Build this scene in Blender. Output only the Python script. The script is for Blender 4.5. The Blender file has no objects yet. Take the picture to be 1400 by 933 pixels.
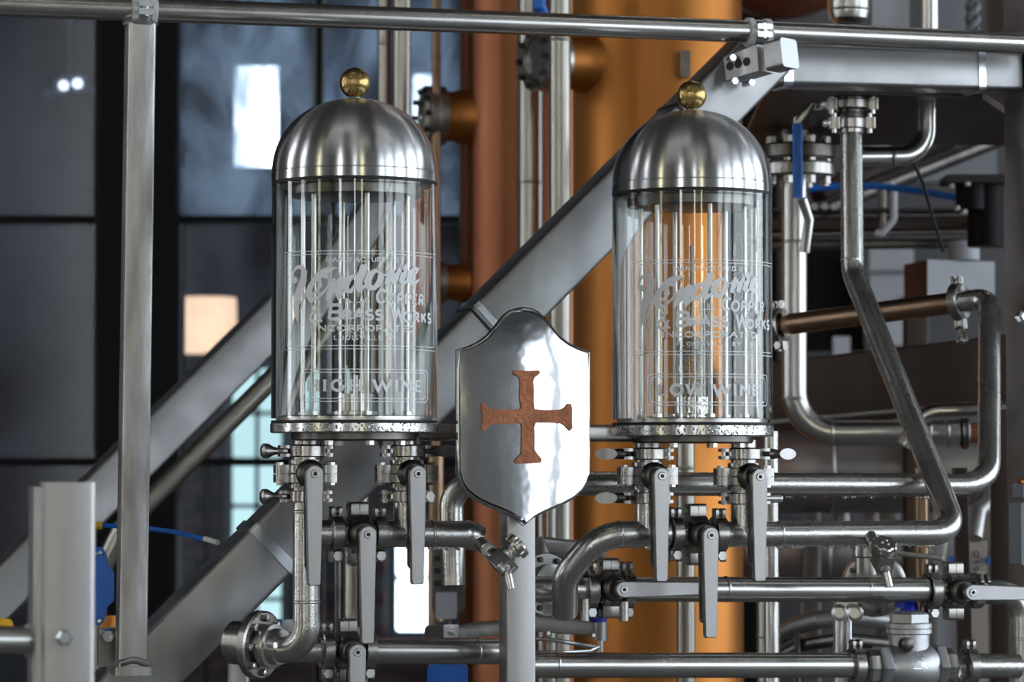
import bpy, math, random
from mathutils import Vector, Matrix

random.seed(7)
# ------------------------------------------------------------------ camera
F = 4050.0                      # focal length in pixels of the 1400x933 frame
ZC = 1.5                        # eye height
PITCH = math.atan(163.5 / F)    # horizon lies at y = 630
sc = bpy.context.scene
cam_data = bpy.data.cameras.new('camera')
cam_data.sensor_width = 36.0
cam_data.lens = F / 1400.0 * 36.0
cam_data.clip_start = 0.05
cam_data.clip_end = 100
cam_data.dof.use_dof = True
cam_data.dof.focus_distance = 4.02
cam_data.dof.aperture_fstop = 7.1
cam = bpy.data.objects.new('camera', cam_data)
sc.collection.objects.link(cam)
cam.location = (0, 0, ZC)
cam.rotation_euler = (math.pi / 2 + PITCH, 0, 0)
sc.camera = cam
# ------------------------------------------------------------------ world, exposure
world = bpy.data.worlds.new('world')
sc.world = world
world.use_nodes = True
world.node_tree.nodes['Background'].inputs[0].default_value = (0.55, 0.68, 0.9, 1)
world.node_tree.nodes['Background'].inputs[1].default_value = 0.5
sc.view_settings.view_transform = 'Standard'
sc.view_settings.look = 'None'
sc.view_settings.gamma = 1.0
sc.view_settings.use_curve_mapping = False
sc.view_settings.exposure = 0.0
COOL = (0.82, 0.91, 1.0)
WIN_SIDE, WIN_REAR, WIN_BACK, LAMP = 4.2, 8.0, 9.0, 3.6   # daylight in the windows, ceiling lamps

C = sc.collection
# ------------------------------------------------------------------ picture -> place
CP, SP = math.cos(PITCH), math.sin(PITCH)
AL = math.radians(17.7)                     # the platform is turned this far from the picture plane
TA = math.tan(AL)
U = Vector((math.cos(AL), math.sin(AL), 0))     # along the platform, to the right and away
N = Vector((math.sin(AL), -math.cos(AL), 0))    # out of its front
Z = Vector((0, 0, 1))
X = Vector((1, 0, 0))
Yv = Vector((0, 1, 0))

def P(px, py, Y):
    a = (px - 700.0) / F
    b = (466.5 - py) / F
    y = CP - b * SP
    z = SP + b * CP
    s = Y / y
    return Vector((a * s, Y, ZC + z * s))

def R(px, base):
    """distance at picture column px of a plane parallel to the platform that lies at base for column 484"""
    x0 = (484 - 700.0) / F * base
    return (base - TA * x0) / (1 - TA * (px - 700.0) / F)

def PR(px, py, base):
    return P(px, py, R(px, base))

# ------------------------------------------------------------------ materials
MATS = {}
def mat(name, color, metallic=0.0, rough=0.5, bump=0.0, bscale=60.0, vary=0.0, vscale=8.0, aniso=0.0, stretch=(1, 1, 1),
        rvary=0.0, emit=None, estr=0.0, alpha=None, coat=0.0, color2=None, drops=0.0, spec=None):
    m = bpy.data.materials.new(name)
    m.use_nodes = True
    nt = m.node_tree
    b = nt.nodes['Principled BSDF']
    b.inputs['Base Color'].default_value = (*color, 1)
    b.inputs['Metallic'].default_value = metallic
    b.inputs['Roughness'].default_value = rough
    if spec is not None:
        b.inputs['Specular IOR Level'].default_value = spec
    if coat:
        b.inputs['Coat Weight'].default_value = coat
    if aniso:
        b.inputs['Anisotropic'].default_value = aniso
        tn = nt.nodes.new('ShaderNodeTangent'); tn.direction_type = 'RADIAL'; tn.axis = 'Z'
        b.inputs['Anisotropic Rotation'].default_value = 0.25
        nt.links.new(tn.outputs[0], b.inputs['Tangent'])
    if emit:
        b.inputs['Emission Color'].default_value = (*emit, 1)
        b.inputs['Emission Strength'].default_value = estr
    if vary or bump or rvary or drops:
        tc = nt.nodes.new('ShaderNodeTexCoord')
        mp = nt.nodes.new('ShaderNodeMapping')
        mp.inputs['Scale'].default_value = stretch
        nt.links.new(tc.outputs['Object'], mp.inputs['Vector'])
    if vary:
        nz = nt.nodes.new('ShaderNodeTexNoise')
        nz.inputs['Scale'].default_value = vscale
        nz.inputs['Detail'].default_value = 5
        nz.inputs['Roughness'].default_value = 0.6
        nt.links.new(mp.outputs[0], nz.inputs['Vector'])
        rp = nt.nodes.new('ShaderNodeValToRGB')
        lo = color2 if color2 else tuple(c * (1 - vary) for c in color)
        hi = tuple(min(1, c * (1 + vary * 0.6)) for c in color)
        rp.color_ramp.elements[0].position = 0.32
        rp.color_ramp.elements[1].position = 0.68
        rp.color_ramp.elements[0].color = (*lo, 1)
        rp.color_ramp.elements[1].color = (*hi, 1)
        nt.links.new(nz.outputs[0], rp.inputs[0])
        nt.links.new(rp.outputs[0], b.inputs['Base Color'])
    if rvary:
        nz2 = nt.nodes.new('ShaderNodeTexNoise')
        nz2.inputs['Scale'].default_value = vscale * 1.7
        nz2.inputs['Detail'].default_value = 4
        nt.links.new(mp.outputs[0], nz2.inputs['Vector'])
        mr = nt.nodes.new('ShaderNodeMapRange')
        mr.inputs['From Min'].default_value = 0.3
        mr.inputs['From Max'].default_value = 0.7
        mr.inputs['To Min'].default_value = max(0.02, rough - rvary)
        mr.inputs['To Max'].default_value = rough + rvary
        nt.links.new(nz2.outputs[0], mr.inputs[0])
        nt.links.new(mr.outputs[0], b.inputs['Roughness'])
    if bump:
        nb = nt.nodes.new('ShaderNodeTexNoise')
        nb.inputs['Scale'].default_value = bscale
        nb.inputs['Detail'].default_value = 3
        nt.links.new(mp.outputs[0], nb.inputs['Vector'])
        bp = nt.nodes.new('ShaderNodeBump')
        bp.inputs['Strength'].default_value = bump
        bp.inputs['Distance'].default_value = 0.01
        nt.links.new(nb.outputs[0], bp.inputs['Height'])
        nt.links.new(bp.outputs[0], b.inputs['Normal'])
    if drops:                                    # beads of condensation standing on the metal
        vo = nt.nodes.new('ShaderNodeTexVoronoi')
        vo.inputs['Scale'].default_value = bscale
        nt.links.new(mp.outputs[0], vo.inputs['Vector'])
        mr = nt.nodes.new('ShaderNodeMapRange')
        mr.inputs['From Min'].default_value = 0.0
        mr.inputs['From Max'].default_value = 0.42
        mr.inputs['To Min'].default_value = 1.0
        mr.inputs['To Max'].default_value = 0.0
        nt.links.new(vo.outputs['Distance'], mr.inputs[0])
        bp = nt.nodes.new('ShaderNodeBump')
        bp.inputs['Strength'].default_value = drops
        bp.inputs['Distance'].default_value = 0.0025
        nt.links.new(mr.outputs[0], bp.inputs['Height'])
        nt.links.new(bp.outputs[0], b.inputs['Normal'])
    MATS[name] = m
    return m

mat('steel', (0.58, 0.57, 0.55), 1, 0.30, vary=0.06, vscale=6, rvary=0.03)
mat('steel_tube', (0.60, 0.59, 0.57), 1, 0.25, vary=0.05, vscale=8, rvary=0.03)
mat('steel_old', (0.40, 0.385, 0.345), 1, 0.30, vary=0.06, vscale=5, rvary=0.03)
mat('steel_wet', (0.58, 0.57, 0.55), 1, 0.27, vary=0.07, vscale=14, rvary=0.03, drops=0.09, bscale=320)
mat('steel_very_wet', (0.60, 0.60, 0.59), 1, 0.22, drops=0.45, bscale=230)
mat('steel_clamp', (0.42, 0.40, 0.38), 1, 0.28, vary=0.14, vscale=20, rvary=0.04)
mat('steel_cast', (0.52, 0.53, 0.55), 1, 0.42, bump=0.06, bscale=300)
mat('steel_lever', (0.46, 0.45, 0.45), 1, 0.42, vary=0.12, vscale=25, stretch=(1, 1, 0.15))
mat('steel_beam', (0.37, 0.37, 0.375), 1, 0.40, vary=0.16, vscale=7, rvary=0.08)
mat('steel_post', (0.47, 0.46, 0.45), 1, 0.42, vary=0.35, vscale=26, stretch=(1, 1, 0.2), rvary=0.1, bump=0.08, bscale=60)
mat('steel_dome', (0.70, 0.70, 0.71), 1, 0.25, aniso=0.93, bump=0.010, bscale=500)
mat('steel_mirror', (0.64, 0.65, 0.67), 1, 0.12, bump=0.14, bscale=12)
mat('steel_dark', (0.16, 0.15, 0.14), 1, 0.35, vary=0.4, vscale=20)
mat('brass', (0.50, 0.36, 0.14), 1, 0.28, vary=0.25, vscale=40, rvary=0.08)
mat('copper', (0.54, 0.215, 0.055), 1, 0.46, vary=0.22, vscale=5, stretch=(1, 1, 0.12), rvary=0.06)
mat('copper_red', (0.42, 0.165, 0.085), 1, 0.44, vary=0.22, vscale=5, stretch=(1, 1, 0.12), rvary=0.06)
mat('copper_cast', (0.47, 0.18, 0.085), 0.25, 0.62, vary=0.3, vscale=30, bump=0.3, bscale=140)
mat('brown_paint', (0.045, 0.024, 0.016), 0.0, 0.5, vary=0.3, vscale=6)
mat('rust_brown', (0.19, 0.065, 0.025), 0.0, 0.55, vary=0.25, vscale=8)
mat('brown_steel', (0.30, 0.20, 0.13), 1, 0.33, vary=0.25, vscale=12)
mat('black_paint', (0.004, 0.004, 0.005), 0.0, 0.5, spec=0.12)
mat('black_rubber', (0.012, 0.012, 0.013), 0.0, 0.6)
mat('white_plastic', (0.62, 0.62, 0.60), 0.0, 0.45)
mat('white_panel', (0.44, 0.46, 0.50), 0.0, 0.5, vary=0.12, vscale=4)
mat('grey_panel', (0.22, 0.235, 0.26), 0.0, 0.5, vary=0.1, vscale=3)
mat('beige_plate', (0.40, 0.35, 0.31), 0.0, 0.55)
mat('tank_grey', (0.42, 0.41, 0.41), 1, 0.42, vary=0.2, vscale=4)
mat('blue_plastic', (0.008, 0.15, 0.62), 0.0, 0.4)
mat('blue_knob', (0.005, 0.02, 0.42), 0.0, 0.35)
mat('yellow_plastic', (0.75, 0.42, 0.01), 0.0, 0.45)
mat('zinc', (0.74, 0.78, 0.84), 1, 0.25)
mat('brick_mortar', (0.10, 0.085, 0.08), 0, 0.9, vary=0.2, vscale=6)
mat('brick', (0.30, 0.15, 0.145), 0, 0.85, vary=0.45, vscale=7)
mat('wall_paint', (0.10, 0.10, 0.105), 0, 0.75, vary=0.25, vscale=1.5)
mat('room_wall', (0.19, 0.18, 0.17), 0, 0.8, vary=0.3, vscale=1.2)
mat('room_ceiling', (0.06, 0.058, 0.056), 0, 0.85)
mat('concrete', (0.16, 0.157, 0.15), 0, 0.6, vary=0.25, vscale=2.0)
mat('daylight_side', (0.8, 0.85, 0.9), 0, 0.6, emit=COOL, estr=WIN_SIDE)
mat('daylight_rear', (0.8, 0.85, 0.9), 0, 0.6, emit=(0.95, 0.97, 1.0), estr=WIN_REAR)
mat('daylight_warm', (0.8, 0.85, 0.9), 0, 0.6, emit=(1.0, 0.93, 0.62), estr=WIN_REAR * 0.8)
mat('daylight_back', (0.8, 0.85, 0.9), 0, 0.6, emit=(0.90, 1.0, 1.0), estr=WIN_BACK)
mat('daylight_green', (0.5, 0.7, 0.6), 0, 0.6, emit=(0.74, 1.0, 0.87), estr=1.25, vary=0.3, vscale=3)
mat('lamp_glow', (0.9, 0.7, 0.5), 0, 0.5, emit=(1.0, 0.62, 0.36), estr=1.8)
mat('spot_glow', (0.9, 0.9, 0.9), 0, 0.5, emit=(0.95, 0.95, 1.0), estr=3.0)
mat('lamp_tube', (0.9, 0.9, 0.9), 0, 0.5, emit=(1.0, 0.98, 0.93), estr=LAMP)
mat('etching', (0.90, 0.92, 0.95), 0, 0.8)
mat('ink', (0.02, 0.02, 0.02), 0, 0.8)

def glass_mat(name, color=(0.985, 0.995, 0.99), ior=1.46, rough=0.0, bump=0.0, bscale=40):
    m = bpy.data.materials.new(name); m.use_nodes = True
    nt = m.node_tree
    nt.nodes.remove(nt.nodes['Principled BSDF'])
    g = nt.nodes.new('ShaderNodeBsdfGlass')
    g.inputs['Color'].default_value = (*color, 1)
    g.inputs['IOR'].default_value = ior
    g.inputs['Roughness'].default_value = rough
    if bump:
        tc = nt.nodes.new('ShaderNodeTexCoord')
        nb = nt.nodes.new('ShaderNodeTexNoise'); nb.inputs['Scale'].default_value = bscale
        nt.links.new(tc.outputs['Object'], nb.inputs['Vector'])
        bp = nt.nodes.new('ShaderNodeBump'); bp.inputs['Strength'].default_value = bump; bp.inputs['Distance'].default_value = 0.02
        nt.links.new(nb.outputs[0], bp.inputs['Height']); nt.links.new(bp.outputs[0], g.inputs['Normal'])
    nt.links.new(g.outputs[0], nt.nodes['Material Output'].inputs[0])
    MATS[name] = m
glass_mat('clear_glass')
glass_mat('water', (0.97, 0.985, 0.98), 1.33, 0.0, 0.8, 70)

def pane_mat(name, film, film_col, scale):
    """window glass with an uneven diffuse film"""
    m = bpy.data.materials.new(name); m.use_nodes = True
    nt = m.node_tree
    nt.nodes.remove(nt.nodes['Principled BSDF'])
    tr = nt.nodes.new('ShaderNodeBsdfTransparent'); tr.inputs[0].default_value = (0.80, 0.86, 0.95, 1)
    gl = nt.nodes.new('ShaderNodeBsdfGlossy'); gl.inputs['Roughness'].default_value = 0.12
    df = nt.nodes.new('ShaderNodeBsdfDiffuse'); df.inputs[0].default_value = (*film_col, 1)
    tc = nt.nodes.new('ShaderNodeTexCoord')
    mp = nt.nodes.new('ShaderNodeMapping'); mp.inputs['Scale'].default_value = (1, 1, 0.55)
    nz = nt.nodes.new('ShaderNodeTexNoise'); nz.inputs['Scale'].default_value = scale; nz.inputs['Detail'].default_value = 4
    nz.inputs['Distortion'].default_value = 0.6
    nt.links.new(tc.outputs['Object'], mp.inputs[0]); nt.links.new(mp.outputs[0], nz.inputs['Vector'])
    mr = nt.nodes.new('ShaderNodeMapRange'); mr.inputs['From Min'].default_value = 0.42; mr.inputs['From Max'].default_value = 0.64
    mr.inputs['To Min'].default_value = film * 0.12; mr.inputs['To Max'].default_value = film
    nt.links.new(nz.outputs[0], mr.inputs[0])
    m1 = nt.nodes.new('ShaderNodeMixShader'); nt.links.new(mr.outputs[0], m1.inputs[0])
    nt.links.new(tr.outputs[0], m1.inputs[1]); nt.links.new(df.outputs[0], m1.inputs[2])
    m2 = nt.nodes.new('ShaderNodeMixShader'); m2.inputs[0].default_value = 0.012
    nt.links.new(m1.outputs[0], m2.inputs[1]); nt.links.new(gl.outputs[0], m2.inputs[2])
    nt.links.new(m2.outputs[0], nt.nodes['Material Output'].inputs[0])
    MATS[name] = m
pane_mat('painted_haze_glass', 0.75, (0.50, 0.68, 0.92), 5.0)  # blue glow around the bright windows, painted as a patchy film
pane_mat('clean_glass', 0.05, (0.45, 0.5, 0.55), 2.0)
pane_mat('smoky_glass', 0.16, (0.42, 0.46, 0.55), 2.2)

# ------------------------------------------------------------------ mesh building
ORIGIN = {}

def arc2(cx, cy, rx, ry, a0, a1, n=14):
    return [(cx + rx * math.cos(math.radians(a0 + (a1 - a0) * i / n)), cy + ry * math.sin(math.radians(a0 + (a1 - a0) * i / n))) for i in range(n + 1)]

def rrect(hx, hy, r, n=4):
    r = min(r, hx * 0.999, hy * 0.999)
    o = []
    for cx, cy, a in ((hx - r, hy - r, 0), (-hx + r, hy - r, 90), (-hx + r, -hy + r, 180), (hx - r, -hy + r, 270)):
        o += arc2(cx, cy, r, r, a, a + 90, n)
    return o

def perp(a):
    a = a.normalized()
    h = Z if abs(a.z) < 0.9 else X
    e1 = a.cross(h).normalized()
    return e1, a.cross(e1).normalized()

def fillet(pts, rad, n=8):
    """polyline with rounded corners; rad is one number or one per inner corner"""
    pts = [Vector(p) for p in pts]
    out = [pts[0]]
    for i in range(1, len(pts) - 1):
        r = rad[i - 1] if isinstance(rad, (list, tuple)) else rad
        a, b, c = pts[i - 1], pts[i], pts[i + 1]
        d1, d2 = (a - b).normalized(), (c - b).normalized()
        ang = d1.angle(d2)
        if ang > 3.1 or r <= 0:
            out.append(b); continue
        t = r / math.tan(ang / 2)
        t = min(t, (a - b).length * 0.499, (c - b).length * 0.499)
        r = t * math.tan(ang / 2)
        ctr = b + (d1 + d2).normalized() * (r / math.sin(ang / 2))
        s, e = b + d1 * t - ctr, b + d2 * t - ctr
        tot = s.angle(e)
        for k in range(n + 1):
            w = k / n
            out.append(ctr + (s * math.sin((1 - w) * tot) + e * math.sin(w * tot)) / math.sin(tot))
    out.append(pts[-1])
    return out

class MB:
    def __init__(self):
        self.v, self.f = [], []
    def add(self, vs, fs):
        o = len(self.v)
        self.v += [Vector(x) for x in vs]
        self.f += [tuple(i + o for i in f) for f in fs]
        return self
    def loft(self, rings, close=True, caps=True):
        n = len(rings[0])
        vs = [p for r in rings for p in r]
        fs = []
        for i in range(len(rings) - 1):
            for j in range(n if close else n - 1):
                k = (j + 1) % n
                fs.append((i * n + j, i * n + k, (i + 1) * n + k, (i + 1) * n + j))
        if caps:
            fs.append(tuple(reversed(range(n))))
            fs.append(tuple((len(rings) - 1) * n + j for j in range(n)))
        return self.add(vs, fs)
    def tube(self, path, r, seg=20, caps=True):
        path = [Vector(p) for p in path]
        n = len(path)
        rs = r if isinstance(r, (list, tuple)) else [r] * n
        tang = []
        for i in range(n):
            a = path[max(0, i - 1)]; b = path[min(n - 1, i + 1)]
            tang.append((b - a).normalized())
        e1, e2 = perp(tang[0])
        rings = []
        for i in range(n):
            if i:
                q = tang[i - 1].rotation_difference(tang[i])
                e1 = q @ e1; e2 = q @ e2
            rings.append([path[i] + (e1 * math.cos(2 * math.pi * k / seg) + e2 * math.sin(2 * math.pi * k / seg)) * rs[i] for k in range(seg)])
        return self.loft(rings, True, caps)
    def hollow(self, path, r, wall=0.0015, seg=20):
        return self.tube(path, r, seg)
    def lathe(self, o, axis, prof, seg=40, closed=False):
        """prof: (radius, height along axis) pairs"""
        o = Vector(o); axis = Vector(axis).normalized()
        e1, e2 = perp(axis)
        rings = []
        for r, h in prof:
            r = max(r, 1e-5)
            rings.append([o + axis * h + (e1 * math.cos(2 * math.pi * k / seg) + e2 * math.sin(2 * math.pi * k / seg)) * r for k in range(seg)])
        if closed:
            rings.append(rings[0])
        return self.loft(rings, True, not closed)
    def cyl(self, a, b, r, seg=24, ch=0.0):
        a, b = Vector(a), Vector(b)
        L = (b - a).length
        if ch:
            return self.lathe(a, b - a, [(r - ch, 0), (r, ch), (r, L - ch), (r - ch, L)], seg)
        return self.lathe(a, b - a, [(r, 0), (r, L)], seg)
    def prism(self, outline, ext):
        o = [Vector(p) for p in outline]
        n = len(o)
        return self.add(o + [p + ext for p in o], [tuple(reversed(range(n))), tuple(range(n, 2 * n))] + [(j, (j + 1) % n, n + (j + 1) % n, n + j) for j in range(n)])
    def plate(self, o, ax, ay, pts, ext, ch=0.0):
        """outline pts in the plane ax, ay through o, extruded by ext (optionally with a chamfered far edge)"""
        return self.prism([Vector(o) + ax * p[0] + ay * p[1] for p in pts], ext)
    def rbox(self, c, ax, hs, r=0.004, n=3):
        """box with rounded long edges: ax = three unit vectors, hs = half sizes; long direction is ax[2]"""
        c = Vector(c)
        out = [c + ax[0] * p[0] + ax[1] * p[1] - ax[2] * hs[2] for p in rrect(hs[0], hs[1], r, n)]
        return self.prism(out, ax[2] * (2 * hs[2]))
    def bar(self, a, b, h, d, front=None, r=0.005, n=3):
        """box section bar from a to b; d = depth along front, h = the other way"""
        a, b = Vector(a), Vector(b)
        t = (b - a).normalized()
        fr = Vector(front) if front is not None else N
        fr = (fr - t * fr.dot(t)).normalized()
        w = t.cross(fr).normalized()
        return self.rbox((a + b) / 2, (w, fr, t), (h / 2, d / 2, (b - a).length / 2), r, n)
    def ball(self, c, r, seg=24, rings=14, sc_=(1, 1, 1)):
        c = Vector(c)
        rr = []
        for i in range(rings + 1):
            th = math.pi * i / rings
            q = max(math.sin(th), 1e-4)
            rr.append([c + Vector((r * q * math.cos(2 * math.pi * k / seg) * sc_[0], r * q * math.sin(2 * math.pi * k / seg) * sc_[1], r * math.cos(th) * sc_[2])) for k in range(seg)])
        return self.loft(rr[::-1], True, True)
    def build(self, name, material, parent=None, sharp=32, origin=None):
        me = bpy.data.meshes.new(name)
        if parent is not None:
            o = ORIGIN[parent.name]
        elif origin is not None:
            o = Vector(origin)
        else:
            lo = Vector([min(v[i] for v in self.v) for i in range(3)])
            hi = Vector([max(v[i] for v in self.v) for i in range(3)])
            o = Vector(((lo.x + hi.x) / 2, (lo.y + hi.y) / 2, lo.z))
        me.from_pydata([v - o for v in self.v], [], self.f)
        me.polygons.foreach_set('use_smooth', [True] * len(me.polygons))
        me.update()
        me.set_sharp_from_angle(angle=math.radians(sharp))
        me.materials.append(MATS[material])
        ob = bpy.data.objects.new(name, me)
        C.objects.link(ob)
        ORIGIN[ob.name] = o
        if parent is not None:
            ob.parent = parent
        else:
            ob.location = o
        return ob

def thing(name, label, cat, loc, group=None):
    o = bpy.data.objects.new(name, None)
    o.empty_display_size = 0.05
    C.objects.link(o)
    o.location = loc
    ORIGIN[o.name] = Vector(loc)
    o['label'] = label
    o['category'] = cat
    if group:
        o['group'] = group
    return o

def tag(o, label, cat, group=None):
    o['label'] = label
    o['category'] = cat
    if group:
        o['group'] = group
    return o

def struct(o):
    o['kind'] = 'structure'
    return o

# ------------------------------------------------------------------ the hall
XL, XR, YF, YB, ZT = -6.0, 7.0, -6.0, 14.0, 6.0
def slab(name, lo, hi, m):
    b = MB()
    l, h = Vector(lo), Vector(hi)
    c = (l + h) / 2
    b.rbox(c, (X, Yv, Z), ((h.x - l.x) / 2, (h.y - l.y) / 2, (h.z - l.z) / 2), 0.0001, 1)
    return struct(b.build(name, m))
slab('floor', (XL, YF, -0.1), (XR, YB, 0), 'concrete')
slab('ceiling', (XL, YF, ZT), (XR, YB, ZT + 0.1), 'room_ceiling')
slab('wall_left', (XL - 0.1, YF, 0), (XL, YB, ZT), 'room_wall')
slab('wall_right', (XR, YF, 0), (XR + 0.1, YB, ZT), 'room_wall')
slab('wall_front', (XL, YF - 0.1, 0), (XR, YF, ZT), 'room_wall')
wall_back = slab('wall_back', (XL, YB, 0), (XR, YB + 0.1, ZT), 'brick_mortar')

WN = [0]
def window(c, ax, w, h, m, nx=2, nz=3, fm='black_paint', fw=0.05, inward=0.04):
    """window with its own frame, bars and panes. c centre on the wall face, ax along the wall; faces along nrm"""
    WN[0] += 1
    nrm = Vector((-ax.y, ax.x, 0))
    nm = 'window_%d' % WN[0]
    root = bpy.data.objects.new(nm, None); C.objects.link(root)
    root.location = c; ORIGIN[root.name] = Vector(c); root['kind'] = 'structure'
    fb = MB()
    for s in (-1, 1):
        fb.rbox(c + ax * s * (w / 2 + fw / 2) + nrm * inward / 2, (ax, nrm, Z), (fw / 2, inward / 2, h / 2 + fw), 0.004, 1)
        fb.rbox(c + Z * s * (h / 2 + fw / 2) + nrm * inward / 2, (Z, nrm, ax), (fw / 2, inward / 2, w / 2), 0.004, 1)
    fb.build('window_frame', fm, root)
    gap = 0.02
    pw, ph = (w - gap * (nx - 1)) / nx, (h - gap * (nz - 1)) / nz
    for i in range(nx):
        for j in range(nz):
            pc = c + ax * (-w / 2 + pw / 2 + i * (pw + gap)) + Z * (-h / 2 + ph / 2 + j * (ph + gap)) + nrm * 0.008
            MB().rbox(pc, (ax, Z, nrm), (pw / 2, ph / 2, 0.004), 0.01, 2).build('pane', m, root)
    bb = MB()
    for i in range(1, nx):
        bb.rbox(c + ax * (-w / 2 + i * (pw + gap) - gap / 2) + nrm * 0.015, (ax, nrm, Z), (gap / 2, 0.015, h / 2), 0.003, 1)
    for j in range(1, nz):
        bb.rbox(c + Z * (-h / 2 + j * (ph + gap) - gap / 2) + nrm * 0.015, (Z, nrm, ax), (gap / 2, 0.013, w / 2), 0.003, 1)
    if bb.v:
        bb.build('glazing_bar', fm, root)
    return root

# daylight of the hall: big windows in the right wall (the two rearmost added, unseen, to brighten the shield), tall narrow ones behind the camera and in the left wall
for yc in (-4.5, -1.6, 1.2, 4.0, 6.8):
    window(Vector((XR, yc, 2.7)), Vector((0, 1, 0)), 2.1, 4.2, 'daylight_side', 2, 4)
window(Vector((-3.3, YF, 2.9)), Vector((1, 0, 0)), 0.65, 5.0, 'daylight_rear', 1, 5)
window(Vector((0.35, YF, 2.9)), Vector((1, 0, 0)), 0.28, 4.4, 'daylight_rear', 1, 5)
window(Vector((2.1, YF, 2.9)), Vector((1, 0, 0)), 0.35, 4.4, 'daylight_warm', 1, 5)
window(Vector((XL, -1.3, 2.9)), Vector((0, -1, 0)), 0.35, 4.8, 'daylight_warm', 1, 5)
window(Vector((XL, 2.4, 2.9)), Vector((0, -1, 0)), 0.30, 4.4, 'daylight_rear', 1, 5)
window(Vector((XL, 5.0, 2.9)), Vector((0, -1, 0)), 0.40, 4.4, 'daylight_rear', 1, 5)

# far brick wall with daylight openings, bricks laid where they can be told apart
def back_window(x0, x1, y0, y1, m, nx, nz):
    a, b = P(x0, y1, YB - 0.02), P(x1, y0, YB - 0.02)
    c = (a + b) / 2; c.y = YB - 0.03
    return window(c, Vector((-1, 0, 0)), b.x - a.x, b.z - a.z, m, nx, nz, 'white_panel', 0.04)
BW = [(322, 381, 92, 229), (566, 592, 104, 196), (318, 386, 505, 880), (543, 592, 718, 862)]
back_window(*BW[0], 'daylight_back', 1, 1)
back_window(*BW[1], 'daylight_back', 1, 1)
back_window(*BW[2], 'daylight_green', 2, 6)
back_window(*BW[3], 'daylight_back', 1, 2)
bl, bh, bd = 0.215, 0.065, 0.03
brick_me = None
pz0, pz1 = P(300, 933, YB).z - 0.02, P(300, 625, YB).z
px0, px1 = P(236, 700, YB).x, P(640, 700, YB).x
row = 0
z = pz0
while z < pz1:
    x = px0 - (0.1125 if row % 2 else 0)
    while x < px1:
        cx, cz = x + bl / 2, z + bh / 2
        hit = False
        for (a0, a1, b0, b1) in BW:
            q0, q1 = P(a0, b1, YB), P(a1, b0, YB)
            if cx + bl / 2 > q0.x - 0.05 and cx - bl / 2 < q1.x + 0.05 and cz + bh / 2 > q0.z - 0.05 and cz - bh / 2 < q1.z + 0.05:
                hit = True
        if not hit:
            if brick_me is None:
                b = MB(); b.rbox((0, 0, 0), (X, Z, Yv), (bl / 2, bh / 2, bd / 2), 0.006, 1)
                o = b.build('brick', 'brick', None, origin=(0, 0, 0)); brick_me = o.data
            else:
                o = bpy.data.objects.new('brick', brick_me); C.objects.link(o)
            o.parent = wall_back
            o.location = Vector((cx, YB - 0.006 + random.uniform(-.003, .003), cz)) - ORIGIN['wall_back']
        x += bl + 0.01
    z += bh + 0.01
    row += 1

# black steel glazed partition
YP = 9.0
def pbox(x0, x1, y0, y1, Y, dep, name, m, parent, r=0.006):
    a, b = P(x0, y1, Y), P(x1, y0, Y)
    return MB().rbox((a + b) / 2 + Yv * dep / 2, (X, Z, Yv), ((b.x - a.x) / 2, (b.z - a.z) / 2, dep / 2), r, 2).build(name, m, parent)
ztop, zbot = -420, 1250
def glazed(x0, x1, cols, rows, panem):
    WN[0] += 1
    nm = 'window_%d' % WN[0]
    root = bpy.data.objects.new(nm, None); C.objects.link(root)
    base = P((x0 + x1) / 2, zbot, YP); base.z = max(base.z, 0)
    root.location = base; ORIGIN[root.name] = base; root['kind'] = 'structure'
    xs = [x0] + cols + [x1]
    ys = [ztop] + rows + [1290]
    for c in cols:
        pbox(c - 5, c + 5, ztop, 1290, YP - 0.02, 0.05, 'mullion', 'black_paint', root)
    for r_ in rows:
        pbox(x0, x1, r_ - 5.5, r_ + 5.5, YP - 0.02, 0.05, 'glazing_bar', 'black_paint', root)
    for i in range(len(xs) - 1):
        for j in range(len(ys) - 1):
            pbox(xs[i] + (5 if i else 0), xs[i + 1] - (5 if i < len(xs) - 2 else 0), ys[j] + 5, ys[j + 1] - 5, YP, 0.008, 'pane', panem[min(j, 3)], root, 0.001)
            if ys[j] < 900 and xs[i] > -300:
                for xx in (xs[i] + (5 if i else 0), xs[i + 1] - (8 if i < len(xs) - 2 else 3)):
                    pbox(xx, xx + 3, ys[j] + 6, ys[j + 1] - 6, YP - 0.012, 0.012, 'glazing_bead', 'grey_panel', root, 0.001)
    return root
glazed(-560, 130, [-420, -280, -140], [-35, 300, 632], ['smoky_glass'] * 3 + ['clean_glass'])
glazed(245, 1000, [436, 640, 830], [-35, 300, 632], ['painted_haze_glass', 'painted_haze_glass', 'smoky_glass', 'clean_glass'])
struct(pbox(130, 245, ztop, 1300, YP - 0.10, 0.24, 'pillar_black', 'black_paint', None))
struct(pbox(1000, 1060, ztop, 1300, YP - 0.10, 0.24, 'pillar_dark', 'black_paint', None))
# solid grey wall beyond the machinery
a, b = P(1060, zbot, YP), P(2700, ztop, YP)
slab('wall_partition', (a.x, YP, 0), (XR, YP + 0.12, ZT), 'wall_paint')

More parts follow.
